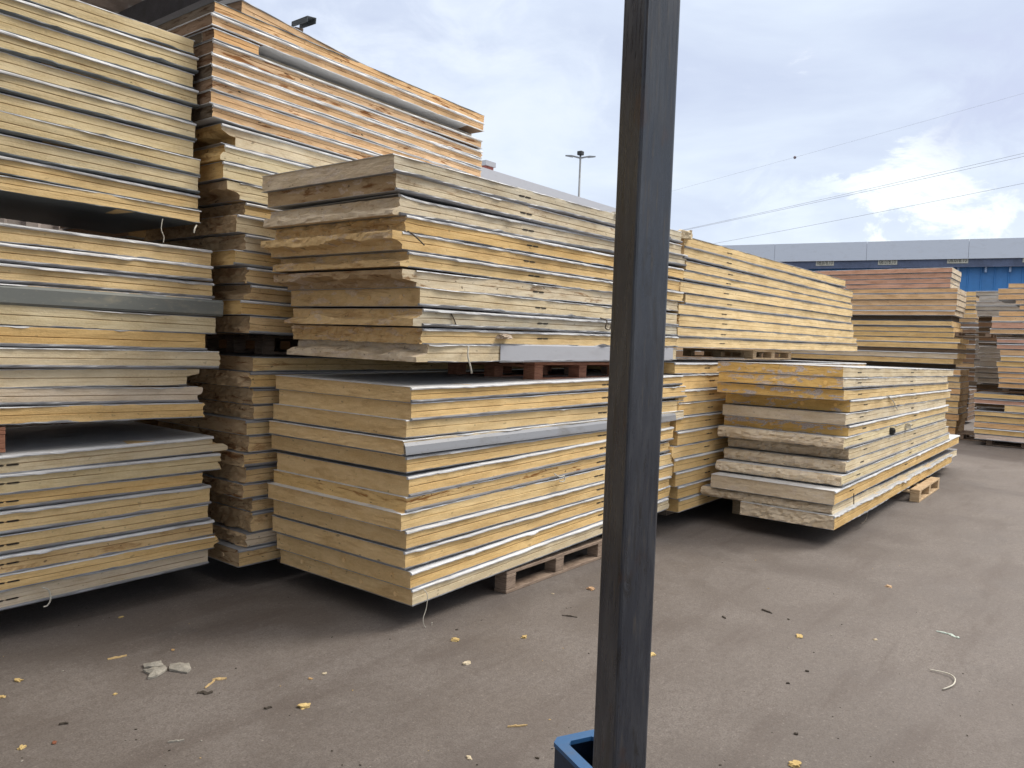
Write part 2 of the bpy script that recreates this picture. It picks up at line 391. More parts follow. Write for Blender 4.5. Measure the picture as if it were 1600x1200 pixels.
def panel(loc, rot, L, Wd, t, label, group, ends='cc', front='cream', end='tan', lips='N', stain=.3, patch=0., lap=.05, rough=.03,
          res=1.0, skins=(None, None), slots=(), wave=.0025, cover=None, plugs=(), ovh=.004, zc=.5, curl=(0, 0), jitter=.06):
    PC[0] += 1; sd_ = PC[0]; rr = random.Random(sd_*13)
    root = empty('insulated_panel', loc, rot); tag(root, label, 'panel', group)
    colf = C[front]; cole = C[end]
    f = 1+rr.uniform(-jitter, jitter); h = rr.uniform(-jitter, jitter)
    colf = (colf[0]*f, colf[1]*f*(1-h*.25), colf[2]*f*(1-h)); cole = tuple(c*f for c in cole)
    link('foam_core', foam_core(L, Wd, t, sd_, ends, colf, cole, stain, patch, lap, rough, res, zc), FOAM, root)
    mt, mb_ = skins; mt = mt or rr.choice((WHT, WHT, WHT, GRY)); mb_ = mb_ or rr.choice((WHT, GRY, GRY))
    link('metal_skin', skin_mesh(L, Wd, t, True, lips in 'TW', sd_, wave, ovh+rr.uniform(0, .006), rr.uniform(0, .01), res, curl[0]), mt, root)
    link('metal_skin', skin_mesh(L, Wd, t, False, lips in 'BW', sd_+.5, wave, ovh+rr.uniform(0, .006), rr.uniform(0, .01), res, curl[1]), mb_, root)
    for x, ln in slots:                                    # dark inlays painting the shade inside the hook slots
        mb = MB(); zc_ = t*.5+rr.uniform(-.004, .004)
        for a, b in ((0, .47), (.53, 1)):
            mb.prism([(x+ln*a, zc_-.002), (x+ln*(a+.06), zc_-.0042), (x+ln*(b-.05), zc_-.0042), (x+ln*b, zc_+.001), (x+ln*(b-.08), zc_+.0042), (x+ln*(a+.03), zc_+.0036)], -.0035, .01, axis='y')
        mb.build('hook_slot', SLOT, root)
    if cover:                                              # steel sheet folded over part of the long face
        xa, xb, prof, mat = cover; n = len(prof); nx = max(2, int((xb-xa)/.12)); V = []; Fc = []
        for i in range(nx+1):
            x = xa+(xb-xa)*i/nx; d = .003*fb(x*1.7, sd_, .3)
            for y, z in prof: V.append((x, y+d, z))
            for y, z in prof[::-1]: V.append((x, y+d+.0016, z-.0005))
        m2 = 2*n
        for i in range(nx):
            for q in range(m2): a = i*m2+q; b = i*m2+(q+1) % m2; Fc.append((a, b, b+m2, a+m2))
        Fc.append(tuple(range(m2))[::-1]); Fc.append(tuple(nx*m2+q for q in range(m2)))
        link('folded_skin', mesh('folded_skin', V, Fc), mat, root)
    for y, r in plugs:                                     # round fixing plugs in the end
        mb = MB(); z = t*rr.uniform(.42, .58)
        mb.tube([(.004, y, z), (-.004, y, z), (-.0075, y, z)], r, 14, r2=r*.86)
        o = mb.build('fixing_plug', FOAM, root); me = o.data
        c = tuple(min(1, q*1.18) for q in cole); a1 = []; n = len(me.loops)
        for q in me.loops: co = me.vertices[q.vertex_index].co; a1 += (co.y+y*3, co.z*8)
        set_attrs(me, a1, (*c, 1)*n, (.4, .5 if patch else 0, 1, 1)*n)
    return root
ORD = ['topmost', 'second', 'third', 'fourth', 'fifth', 'sixth', 'seventh', 'eighth', 'ninth', 'tenth', 'eleventh', 'twelfth', 'thirteenth', 'fourteenth', 'fifteenth', 'sixteenth', 'seventeenth', 'eighteenth', 'nineteenth']
NICE = dict(cream='cream', pale='pale cream', gcream='grey cream', yel='yellow', yelc='light yellow', gold='golden', org='orange', orgp='light orange', red='reddish brown',
            tan='tan', tand='dark tan', oliv='pale yellow', grey='grey', beige='beige', pinkb='pinkish', black='shade-dark', brown='brown', orend='orange')  # black fronts put the shade of far gaps and lane into the colour
def mklabel(i, n, stack, front, endk, extra=''):
    o = ORD[i] if i < n-1 else 'bottom'
    who = f'{o} panel of the {stack}'
    l = f'{NICE[front]} {who}'
    x = extra or {'c': '', 't': 'torn end', 'l': 'stepped end', 'u': 'stepped end', 'b': 'broken end'}[endk]
    if x: l += f', {x}'
    w = l.split()
    return ' '.join(w[:16])
def tier(stack, V, xa, ya, xb, yb, left, right, Wd, fronts, ends_col, group, kinds=None, ekinds=None, lips=None, opts=None, **kw):
    """a bundle of panels lying along +X, long faces on the plane y=V; every joint height was surveyed at two places"""
    n = len(ya)-1; opts = opts or {}
    for i in range(n):
        za0, za1 = onV(xa, ya[i], V).z, onV(xa, ya[i+1], V).z; zb0, zb1 = onV(xb, yb[i], V).z, onV(xb, yb[i+1], V).z
        ua, ub = onV(xa, ya[i+1], V).x, onV(xb, yb[i+1], V).x
        def zat(u, a, b): return a+(b-a)*(u-ua)/(ub-ua)
        ymid = lambda x: ((ya[i]+ya[i+1])/2 + ((yb[i]+yb[i+1])/2-(ya[i]+ya[i+1])/2)*(x-xa)/(xb-xa))
        L0 = left[i] if isinstance(left, (list, tuple)) else left; R0 = right[i] if isinstance(right, (list, tuple)) else right
        uL = onV(L0, ymid(L0), V).x if L0 >= 0 else -L0-100
        uR = onV(R0, ymid(R0), V).x if R0 >= 50 else R0
        sl = (zb1-za1)/(ub-ua); t = ((za0-za1)+(zb0-zb1))/2
        sl = max(-.03, min(.03, sl))
        rr = random.Random(i*7+len(stack)*31+int(V*100))
        o = dict(kw); o.update(opts.get(i, {}))
        dv = o.pop('dv', rr.uniform(-.006, .006)); extra = o.pop('extra', ''); dl = o.pop('dl', 0)
        z = zat(uL, za1, zb1)
        fr = fronts[i] if isinstance(fronts, (list, tuple)) else fronts; ec = ends_col[i] if isinstance(ends_col, (list, tuple)) else ends_col
        fr = o.pop('front', fr); ec = o.pop('end', ec)
        k = (kinds[i] if kinds else 'c')+(ekinds[i] if ekinds else 'c')
        panel((uL, V+dv, z+.001), (0, -math.atan(sl), rr.uniform(-.003, .003)), uR-uL+dl, Wd+rr.uniform(-.02, .02), t-.003,
              mklabel(i, n, stack, fr, o.pop('lk', k[0]), extra), group, ends=k, front=fr, end=ec, lips=(lips[i] if lips else 'N'), **o)

# ------------------------------------------------------------------ ground
def ground():
    m, t, b = newmat('dusty_asphalt'); g = G(t); p = g.n('ShaderNodeTexCoord').outputs['Object']
    big = g.noise(p, .35, 6, .6, .3); mid = g.noise(g.mp(p, (1, 1, 1), (5, 3, 0)), 1.7, 7, .62, .5); agg = g.noise(p, 120, 4, .75); agg2 = g.noise(p, 60, 4, .65)
    drag = g.noise(g.mp(p, (.5, 3.2, 1), (2, 7, 0)), 1.4, 7, .6, .25)
    agg3 = g.noise(p, 26, 5, .7)
    c = g.mix(g.rng(big, .30, .70), (.152, .129, .112), (.222, .192, .170))
    c = g.mix(g.rng(mid, .40, .66, 0, .65), c, (.275, .245, .222))
    c = g.mix(g.rng(drag, .50, .72, 0, .5), c, (.100, .074, .060))
    c = g.mix(g.rng(g.noise(g.mp(p, (1, 1, 1), (15, 13, 0)), .9, 8, .68, .8), .56, .72, 0, .5), c, (.085, .076, .074))
    c = g.mix(g.rng(agg3, .40, .66, 0, .45), c, (.12, .098, .084))
    c = g.mix(g.rng(agg, .30, .72, 0, .85), c, (.080, .068, .061)); c = g.mix(g.rng(agg2, .56, .78, 0, .75), c, (.34, .30, .27))
    # tyre tracks: worn arcs round the turning point of the forklifts
    for cx_, cy_, r_, k_ in ((-3.0, -4.5, 6.8, .34), (-3.0, -4.5, 7.9, .30), (9.5, -6.0, 6.2, .32), (9.5, -6.0, 7.3, .26), (2.0, -9.0, 9.6, .25), (2.0, -9.0, 10.8, .25)):
        vd = g.n('ShaderNodeVectorMath', operation='DISTANCE'); g.put(vd.inputs[0], p); vd.inputs[1].default_value = (cx_, cy_, 0)
        dd = g.m('ABSOLUTE', g.m('SUBTRACT', g.m('ADD', vd.outputs['Value'], g.m('MULTIPLY', g.m('SUBTRACT', mid, .5), .5)), r_))
        band = g.m('SUBTRACT', 1.0, g.rng(dd, .04, .19))
        c = g.mix(g.m('MULTIPLY', g.m('MULTIPLY', band, g.rng(drag, .35, .6)), k_), c, (.11, .088, .076))
    wet = g.rng(g.noise(g.mp(p, (1, 1, 1), (8, 1, 0)), .55, 5, .55, .6), .58, .66)
    c = g.mix(g.m('MULTIPLY', wet, .45), c, (.105, .086, .076))
    g.put(b.inputs['Base Color'], c)
    g.put(b.inputs['Roughness'], g.rng(mid, .3, .7, .62, .9))
    g.bump(g.m('ADD', g.m('MULTIPLY', agg, 1.0), g.m('MULTIPLY', agg2, .8)), .35, .006, b)
    me = mesh('ground', [(-300, -300, 0), (900, -300, 0), (900, 900, 0), (-300, 900, 0)], [(0, 1, 2, 3)])
    tag(link('ground', me, m), kind='structure')
ground()

# ------------------------------------------------------------------ canopy with an unseen shading bay, its column, the blue bin
def canopy():
    under = plain('canopy_sheet_underside', (.46, .40, .36), .8, 0, .15, 2.0); beam = plain('canopy_beam_paint', (.12, .13, .15), .5); fas = plain('canopy_edge_trim', (.52, .55, .58), .5, 0, .12)
    r = empty('canopy', (0, 0, 4.5)); tag(r, 'grey brown sheet canopy with a dark steel edge beam, top left corner', 'canopy')
    mb = MB(); ys = 4.75
    while ys < 13:                                          # trapezoidal sheet
        mb.prism([(ys, .03), (ys+.06, 0), (ys+.19, 0), (ys+.25, .03), (ys+.25, .045), (ys+.19, .016), (ys+.06, .016), (ys, .045)], -9.0, 3.62, axis='x'); ys += .25
    mb.build('roof_sheet', under, r)
    mb = MB(); ys = -7.0                                    # unseen front bay, placed to darken the near ground; the column carries it
    while ys < 3.1:
        mb.prism([(ys, .03), (ys+.06, 0), (ys+.19, 0), (ys+.25, .03), (ys+.25, .045), (ys+.19, .016), (ys+.06, .016), (ys, .045)], -9.0, 1.62, axis='x'); ys += .25
    mb.build('roof_sheet', under, r)
    mb = MB(); mb.box((3.50, 4.7, -.22), (3.515, 13, -.002)); mb.box((3.515, 4.7, -.22), (3.60, 13, -.205)); mb.build('edge_beam', beam, r)
    mb = MB(); mb.prism([(3.603, -.20), (3.78, -.16), (3.80, .06), (3.785, .06), (3.765, -.148), (3.603, -.185)], 4.7, 13, axis='y'); mb.build('edge_trim', fas, r)
    mb = MB(); x = -9
    while x < 3.4: mb.prism([(x, 7.2), (x+.10, 7.2), (x+.13, 7.17), (x+.22, 7.17), (x+.25, 7.2), (x+.25, 7.22), (x, 7.22)], 0, 4.25); x += .25
    mb.build('sky_block_wall', under, r, loc=(0, 0, -4.5))  # unseen wall added to block bright sky behind the left gaps
    for x in (-.5, -4.2):
        mb = MB(); mb.box((x, 4.7, -.20), (x+.012, 13, 0)); mb.box((x-.05, 4.7, -.212), (x+.06, 13, -.2005)); mb.build('purlin_beam', beam, r)
canopy()
def column():
    m, t, b = newmat('dark_painted_steel'); g = G(t); p = g.n('ShaderNodeTexCoord').outputs['Object']
    n = g.noise(g.mp(p, (6, 6, 1.2)), 4, 7, .6, .5); n2 = g.noise(g.mp(p, (9, 9, .7)), 14, 5, .6)
    c = g.mix(g.rng(n, .4, .7), (.020, .026, .040), (.050, .056, .068)); c = g.mix(g.rng(n2, .58, .72, 0, .8), c, (.085, .070, .055)); c = g.mix(g.rng(g.noise(g.mp(p, (5, 5, .8), (3, 3, 3)), 5, 8, .7, .8), .55, .63, 0, .75), c, (.012, .012, .014))
    c = g.mix(g.rng(g.noise(g.mp(p, (3, 3, 1.5), (5, 1, 2)), 3.2, 3), .64, .70, 0, .6), c, (.05, .022, .015))
    g.put(b.inputs['Base Color'], c); g.put(b.inputs['Roughness'], g.rng(n2, .3, .7, .22, .42)); b.inputs['Specular IOR Level'].default_value = .9
    g.bump(n2, .2, .002, b)
    w = .092
    P = CP + (RT*((922-800)/F_PX) + FW + UP*((600-1180)/F_PX))*1.85
    # two horizontal directions of the column faces
    a = (r0*.9+f0*.43).normalized(); bb = (r0*.54-f0*.84).normalized()
    cen = Vector((P.x, P.y, 0)) + a*w/2 + bb*w/2
    ang = math.atan2(a.y, a.x)
    o = empty('steel_column', (cen.x, cen.y, 0), (0, 0, ang)); tag(o, 'dark square steel column in the foreground, full height of the photo', 'column')
    mb = MB(); h = w/2; c_ = .006
    mb.prism([(-h+c_, -h), (h-c_, -h), (h-c_*.3, -h+c_*.3), (h, -h+c_), (h, h-c_), (h-c_*.3, h-c_*.3), (h-c_, h), (-h+c_, h), (-h+c_*.3, h-c_*.3), (-h, h-c_), (-h, -h+c_), (-h+c_*.3, -h+c_*.3)], .012, 4.495)
    mb.build('square_tube', m, o)
    mb = MB(); mb.box((-.1, -.1, 0), (.1, .1, .012)); mb.bevel(.002)
    mb.build('base_plate', m, o)
    for sx in (-1, 1):
        for sy in (-1, 1):
            mb = MB(); mb.tube([(sx*.075, sy*.075, .012), (sx*.075, sy*.075, .03)], .012, 6); mb.build('anchor_bolt', m, o)
    # bin behind the column
    blue = metal_material('blue_painted_steel', (.035, .13, .30), .42, .55, (.11, .11, .11))
    z = .50
    Lp = onZ(847, 1157, z); Lp = Vector((Lp.x, Lp.y, 0))
    wa, wb = .162, .42
    bc = Lp + a*wa/2 + bb*wb/2
    r = empty('blue_bin', (bc.x, bc.y, 0), (0, 0, ang)); tag(r, 'open blue steel bin with chamfered corners behind the dark column', 'bin')
    def oct_(hx, hy, c): return [(-hx+c, -hy), (hx-c, -hy), (hx, -hy+c), (hx, hy-c), (hx-c, hy), (-hx+c, hy), (-hx, hy-c), (-hx, -hy+c)]
    def ring(o1, o2, z0, z1):
        mb = MB(); bm = mb.bm; n = 8
        vs = [[bm.verts.new((x, y, zz_)) for x, y in o_] for o_, zz_ in ((o1, z0), (o1, z1), (o2, z1), (o2, z0))]
        for i in range(4):
            A = vs[i]; B = vs[(i+1) % 4]
            for k in range(n): bm.faces.new((A[k], A[(k+1) % n], B[(k+1) % n], B[k]))
        return mb
    ring(oct_(wa/2, wb/2, .022), oct_(wa/2-.033, wb/2-.033, .015), z-.012, z).build('rim', blue, r)
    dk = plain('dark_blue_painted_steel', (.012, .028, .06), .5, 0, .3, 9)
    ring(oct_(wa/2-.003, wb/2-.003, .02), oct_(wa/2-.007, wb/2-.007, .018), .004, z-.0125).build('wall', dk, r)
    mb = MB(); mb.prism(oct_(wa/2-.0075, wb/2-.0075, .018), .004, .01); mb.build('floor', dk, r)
column()

# ------------------------------------------------------------------ panel stacks
VC, VA, VB, VE = 2.994, 4.381, 4.267, 1.789
def sl(*a): return tuple(a)
# centre, lower bundle
c2top = [598.5, 625, 652, 677, 700, 726, 760, 782.5, 807, 835, 863, 892.5, 918]; c2b = [592.5, 610, 632.5, 655, 671.5, 690, 711.5, 731, 752.5, 774, 794, 813, 833]
slc = ((2.15, .09),)
tier('lower centre bundle', VC, 720, c2top, 940, c2b, [642, 643, 636, 630, 636, 640, 636, 627, 634, 634, 641, 644], [1064, 1069, 1068, 1066, 1047, 1050, 1046, 1050, 1051, 1045, 1046, 1042], 1.19,
     ['yel', 'yel', 'yelc', 'cream', 'yel', 'yel', 'yel', 'yelc', 'yel', 'yel', 'yel', 'cream'], ['tan', 'tan', 'tan', 'tan', 'tan', 'tan', 'yel', 'tan', 'tan', 'tan', 'tan', 'tan'], 'panels in the lower centre bundle',
     'cccccccccccc', 'ccctttttcctt', 'WBNNTWBNTTTT', {
      0: dict(extra='bare metal top'), 3: dict(cover=(0, 3.2, [(.0, .066), (-.012, .048), (-.018, .014), (-.019, .002)], GRY), extra='grey sheet over its edge'),
      6: dict(stain=1.25, extra='rust stained end'), 7: dict(extra='two dark end holes'), 10: dict(plugs=((.14, .014), (.55, .014))), 11: dict(plugs=((.13, .015), (.42, .015), (.70, .015), (.97, .015)), extra='round end plugs')},
     stain=.35, slots=((1.95, .12),), skins=(WHT, GRY))
# centre, upper bundle
c1a = [269, 296, 322, 354, 377, 404, 428, 456, 484, 513, 539, 566]; c1b = [327.5, 350, 372.5, 393, 415, 437, 456, 476, 501, 521.5, 541, 564]
tier('upper centre bundle', VC, 720, c1a, 940, c1b, [615, 619, 627, 634, 630, 640, 652, 656, 660, 661, 669], [1064, 1063, 1073, 1066, 1064, 1066, 1060, 1058, 1057, 1057, 1057], 1.12,
     ['gcream', 'cream', 'cream', 'yel', 'yel', 'yelc', 'cream', 'cream', 'gcream', 'yelc', 'cream'], ['beige', 'tand', 'beige', 'tan', 'tan', 'tan', 'tand', 'tan', 'tan', 'tan', 'beige'],
     'panels in the upper centre bundle', 'ccltulucltl', 'ccttcttcttc', 'BBWTTTNBWTN', {
      0: dict(extra='ragged grey foam end', rough=.02), 1: dict(stain=.8, extra='orange stained end'), 2: dict(curl=(.012, 0), extra='dented metal edge'), 3: dict(lap=.06), 4: dict(lap=.07), 5: dict(lap=.06), 6: dict(lap=.10, stain=1.0),
      7: dict(plugs=((.14, .014), (.40, .014))), 8: dict(lap=.07), 9: dict(lap=.05),
      10: dict(lap=.09, cover=(.62, 2.95, [(-.004, .108), (-.008, .10), (-.009, .003), (-.002, -.004)], FLS), extra='grey flashing along its edge')},
     stain=.45, patch=.35, slots=((1.05, .12),), skins=(WHT, GRY), rough=.022, lap=.05, wave=.0042)
# behind, on the same row
da = [379.4, 395, 411, 428, 443.5, 462, 479, 495, 512, 529, 544]; db = [435.6, 450, 464, 473, 483, 494, 505, 516, 527.5, 538, 549]
tier('long upper bundle past the column', VC, 1100, da, 1320, db, [1070, 1069, 1072, 1068, 1064, 1072, 1061, 1062, 1058, 1056], [1320, 1331, 1328, 1330, 1330, 1330, 1332, 1333, 1336, 1338], 1.10,
     'yelc', 'tan', 'panels in the long upper bundle', 'tccttcctcc', 'cccccccccc', 'BBNBNBNNBN', None, stain=.25, slots=((.9, .12),), skins=(GRY, GRY), res=.8)
fa = [566.5, 584, 607.7, 628, 648, 670.5, 692, 710.6, 731, 753, 773, 793]
VP1 = (1752.8, 568.2)
def vpy(x0, y0, x1): return y0+(VP1[1]-y0)*(x1-x0)/(VP1[0]-x0)
tier('lower bundle between the two front stacks', VC, 1085, fa, 1300, [vpy(1085, y, 1300) for y in fa], [1053.6, 1064, 1063, 1060, 1057, 1058, 1053.6, 1052.5, 1055, 1059, 1061], [1352]+[1345]*10, 1.10,
     'yel', 'gold', 'panels in the lower bundle past the column', 'cttcccbcccc', None, 'TTTNTTNTTTT', {0: dict(extra='')}, stain=.25, slots=((.6, .12),), skins=(WHT, GRY), res=.8)
# front right stack
ea = [573, 590, 608, 626, 646, 665, 684, 702, 721, 740, 758, 781.5]; eb = [577, 588, 599, 609, 622, 633, 643, 655, 667, 678, 688, 700.5]
tier('front right stack', VE, 1320, ea, 1480, eb, [1318, 1317, 1318, 1328, 1321, 1326, 1319, 1327, 1322, 1315, 1304], [1488, 1480, 1482, 1484, 1478, 1480, 1477, 1478, 1482, 1482, 1496], [1.09][0],
     ['cream', 'cream', 'yelc', 'yelc', 'cream', 'yelc', 'pale', 'cream', 'cream', 'pale', 'gold'], ['orend', 'orend', 'orend', 'orend', 'beige', 'orend', 'beige', 'beige', 'beige', 'beige', 'beige'],
     'panels in the front right stack', 'ccccccbbbbc', 'ccccccccccc', 'NBNTNTBNBBT', {
      0: dict(plugs=((.40, .016), (.66, .016)), patch=.9, extra='orange end, top of stack'), 1: dict(plugs=((.14, .018), (.40, .015), (.57, .015)), patch=.75, extra='orange end with four plugs'), 2: dict(patch=1.0, plugs=((.42, .015),), extra='crusted orange end'),
      3: dict(patch=.8, plugs=((.12, .016), (.40, .02), (.66, .018)), extra='orange end, crusted corner'), 4: dict(extra='plain beige end'), 5: dict(patch=1.0, plugs=((.40, .014), (.66, .018)), extra='half orange half crusted end'),
      10: dict(dl=.0, extra='wide plain beige end')},
     stain=.25, slots=((.45, .12), (2.6, .12)), skins=(WHT, GRY), res=1.0, lap=.035, rough=.022, patch=.25)
def free_panel(stack_label, corner, far, V, top, bot, Wd, **k):
    """corner/far: px of the two ends of the long face, top/bot: heights there (near, far)"""
    uL, uR = onV(corner[0], corner[1], V).x, onV(far[0], far[1], V).x
    z0 = onV(corner[0], bot[0], V).z; z1 = onV(far[0], bot[1], V).z; t = onV(corner[0], top[0], V).z-z0
    s = (z1-z0)/(uR-uL)
    return panel((uL, V, z0), (0, -math.atan(s), k.pop('rz', 0)), uR-uL, Wd, t, stack_label, k.pop('group'), **k)
free_panel('twelfth panel of the front right stack, sagging rounded corner under a gap', (1303, 797), (1495, 706), VE+.02, (789, 701), (805, 711), 1.16, group='panels in the front right stack', ends='bc', front='cream', end='beige', lips='N', stain=.3, skins=(GRY, WHT), lap=.06, rough=.02)
free_panel('bottom panel of the front right stack, orange foam and bent white skin', (1304, 818), (1487, 717), VE-.012, (807, 711.5), (828, 722.5), .80, group='panels in the front right stack', ends='tc', front='gold', end='beige', lips='T', stain=.3, skins=(WHT, GRY), rough=.012, wave=.006)
# left stack, three bundles
UN = -100-(-1.6)                                           # near ends reach past the frame
a1r = [64, 86.7, 113, 137.5, 166.7, 191, 220, 245, 275, 302, 328, 347.5]; a1l = [-45, -12, 20, 47, 80, 108, 143, 175, 207, 243, 272, 298]
a1R = [302, 307.5, 302, 307.5, 299, 304.5, 302, 310, 308, 309, 310]
tier('top left bundle', VA, 300, a1r, 0, a1l, -100+1.4, a1R, 1.10, ['oliv']*9+['yelc', 'yelc'], 'tan', 'panels in the top left bundle', None, 'cccccccccc'+'c', 'NWNWNWNBBTN',
     {3: dict(stain=.7, extra='round damp stain'), 10: dict(extra='grey metal underside')}, stain=.15, slots=((2.62, .24),), skins=(WHT, DGR), wave=.003)
a2r = [386.7, 412.5, 438, 465, 492.5, 521, 548, 576, 602, 629, 653]; a2l = [346.5, 378, 409.5, 441, 476, 507, 541.5, 576, 607.5, 635, 664.5]
tier('middle left bundle', VA, 300, a2r, 0, a2l, -100+1.4, [330, 330, 333, 331, 337, 321, 338, 292, 309, 314], 1.10, ['yelc', 'yelc', 'yelc', 'yelc', 'pale', 'yel', 'cream', 'cream', 'beige', 'yel'], 'tan',
     'panels in the middle left bundle', None, 'cccccc'+'tuut', 'TWWNNBBNBN', {3: dict(cover=(0, 4.1, [(.0, .10), (-.014, .085), (-.012, .012), (.0, .0)], OLD), extra='dull grey metal edge'), 7: dict(lap=.08), 8: dict(lap=.03), 9: dict(lap=.10, zc=.45)}, stain=.25, slots=((2.72, .13),), skins=(WHT, GRY), wave=.004)
a3r = [684.6, 710, 738.7, 761.7, 792, 817, 842, 862.7, 887.7]; a3l = [710, 742.7, 773, 798.7, 836, 868, 898.7, 924, 956]
tier('bottom left bundle', VA, 300, a3r, 0, a3l, -100+1.4, [331, 342, 316, 328, 325, 333, 332, 326], 1.10, ['cream', 'oliv', 'yel', 'yelc', 'yelc', 'tan', 'yel', 'beige'], 'tan',
     'panels in the bottom left bundle', None, 'ltlccctc'.replace('l', 'l'), 'TTBWBTNB', {0: dict(lap=.10), 2: dict(lap=.0), 5: dict(stain=.8, extra='pinkish stained foam')}, stain=.3, slots=((2.85, .13),), skins=(WHT, GRY), wave=.003)
# rear left row: tall stack with the orange bundle on top
b1a = [2, 21, 44, 64, 85, 103, 123, 143, 164, 186]; b1b = [177, 190.5, 204.5, 218, 233, 247.5, 263, 277, 291, 306]
tier('orange bundle on the tall stack', VB, 340, b1a, 750, b1b, [336, 331, 334, 333, 332, 331, 331, 330, 333], [757, 755, 755, 751, 753, 751, 751, 751, 751], 1.10, ['orgp', 'orgp', 'org', 'orgp', 'orgp', 'orgp', 'orgp', 'orgp', 'orgp'],
     ['black', 'brown', 'black', 'brown', 'brown', 'black', 'brown', 'brown', 'black'], 'panels in the orange bundle', 'cccccccct', 'ccccttttt', 'NTNTTTTNT',
     {0: dict(skins=(DGR, WHT), stain=1.2, extra='dark cap sheet'), 1: dict(dl=0, extra='pale underside'), 2: dict(front='gcream', dv=.13, skins=(WHT, DGR), extra='set back in the bundle', stain=.3), 3: dict(stain=1.3), 4: dict(stain=1.2), 6: dict(stain=1.3), 8: dict(stain=1.2)}, stain=.8, skins=(WHT, WHT), wave=.003, rough=.012, jitter=.1)
free_panel('short orange foam block filling the recess of the orange bundle', (334, 53), (404, 80), VB-.002, (43, 71), (60.5, 87.5), .12, group='panels in the orange bundle', ends='cc', front='org', end='brown', lips='N', stain=.8, skins=(WHT, GRY))
bmA = [198, 230, 256, 284, 312.5, 334, 363, 389.7, 414.7, 441.7, 467.5, 491.7, 520]
tier('middle bundle of the tall stack', VB, 370, bmA, 600, [y+(592-y)*(230)/(1755-370) for y in bmA], [347, 352, 349, 376, 385, 372, 383, 368, 387, 393, 377, 391], [980, 985]+[990]*10, 1.10,
     ['cream', 'pale', 'pale', 'pale', 'yelc', 'cream', 'cream', 'yelc', 'tan', 'tan', 'yel', 'tan'], ['gold', 'gold', 'gold', 'tand', 'tand', 'tand', 'tand', 'gold', 'tand', 'tand', 'gold', 'tand'],
     'panels in the middle bundle of the tall stack', 'llcutttctlct', None, 'TTTNTTTBTTTB', {0: dict(lap=-.10, extra='yellow end with a thin shelf'), 1: dict(lap=.03), 3: dict(lap=.09)}, stain=.6, skins=(WHT, GRY), rough=.017)
blA = [557, 581, 607, 634, 657, 681.5, 708, 730, 756, 779, 802, 834, 856, 884]
tier('bottom bundle of the tall stack', VB, 385, blA, 600, [y+(570-y)*(215)/(1755-385) for y in blA], [396, 392, 397, 398, 386, 390, 382, 386, 380, 395, 395, 386, 373], [990]*13, 1.10,
     ['yelc', 'yel', 'tan', 'tan', 'yelc', 'tan', 'tan', 'tan', 'tan', 'tan', 'tan', 'beige', 'tan'], 'tand', 'panels in the bottom bundle of the tall stack', 'ctttctttttttc', None, 'NTTNTNBTNTTNT',
     {12: dict(plugs=((.18, .016),), extra='plain end')}, stain=.8, skins=(GRY, GRY), rough=.015)
def top_board():
    p = onV(385, 11, VB+.42); q = onV(385, 21, VB+.42)
    panel((onV(385, 12, VB).x, VB+.05, onV(385, 21.5, VB).z+.004), (0, .030, .13), 2.1, .5, .09, 'loose orange panel lying skewed on top of the orange bundle', 'panels in the orange bundle', ends='cc', front='orgp', end='brown', lips='N', stain=.6, skins=(GRY, WHT))
    # steel channel offcut on the very top
    o = empty('steel_channel', (0, 0, 0)); tag(o, 'short dark steel channel offcut lying on top of the orange bundle', 'steel offcut')
    a = atD(462, 41, 5.9); b = atD(487, 32, 5.6); d = (b-a); ln = d.length
    o.location = a; o.rotation_euler = d.to_track_quat('X', 'Z').to_euler()
    mb = MB(); mb.box((0, -.033, .02), (ln, .033, .025)); mb.box((0, -.033, -.015), (ln, -.028, .0195)); mb.box((0, .028, -.015), (ln, .033, .0195)); mb.build('channel_web', DGR, o)
    mb = MB(); mb.box((ln*.12, -.03, -.14), (ln*.26, .03, -.0205)); mb.build('support_block', WOOD, o)
top_board()

# far stacks standing across the yard: long faces look along -X
def vtier(stack, U, xr, ys, right, left_v, Wd, fronts, endc, group, slope_v=True, **kw):
    """joint heights surveyed at pixel column xr; near corner at the right (lower Y)"""
    n = len(ys)-1
    for i in range(n):
        z1 = onU(xr, ys[i], U).z; z0 = onU(xr, ys[i+1], U).z
        rr = random.Random(i*11+int(U*10)+len(stack)); x = right[i] if isinstance(right, (list, tuple)) else right
        ym = (ys[i]+ys[i+1])/2; vr = onU(x, ym, U).y
        fr = fronts[i] if isinstance(fronts, (list, tuple)) else fronts
        gap = kw.get('gap', .006); o = {k: v for k, v in kw.items() if k != 'gap'}
        Ln = left_v-vr if left_v > vr else .5
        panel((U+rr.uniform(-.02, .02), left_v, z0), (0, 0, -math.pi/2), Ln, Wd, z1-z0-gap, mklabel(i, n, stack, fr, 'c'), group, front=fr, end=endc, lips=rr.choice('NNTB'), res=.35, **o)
def vtier_left(stack, U, xr, ys, left, right_v, Wd, fronts, endc, group, **kw):
    n = len(ys)-1
    for i in range(n):
        if fronts[i if isinstance(fronts, list) else 0] is None: continue
        z1 = onU(xr, ys[i], U).z; z0 = onU(xr, ys[i+1], U).z
        rr = random.Random(i*17+int(U*10)+len(stack)); x = left[i] if isinstance(left, (list, tuple)) else left
        ym = (ys[i]+ys[i+1])/2; vl = onU(x, ym, U).y
        fr = fronts[i] if isinstance(fronts, list) else fronts
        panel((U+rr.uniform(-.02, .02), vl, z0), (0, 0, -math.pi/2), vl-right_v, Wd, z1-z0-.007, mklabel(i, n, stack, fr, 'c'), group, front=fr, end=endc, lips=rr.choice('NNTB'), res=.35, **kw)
UG = 17.3
g1 = [417.5, 425.6, 434, 442, 449.4, 458, 467.5, 477, 484.4, 492.5]
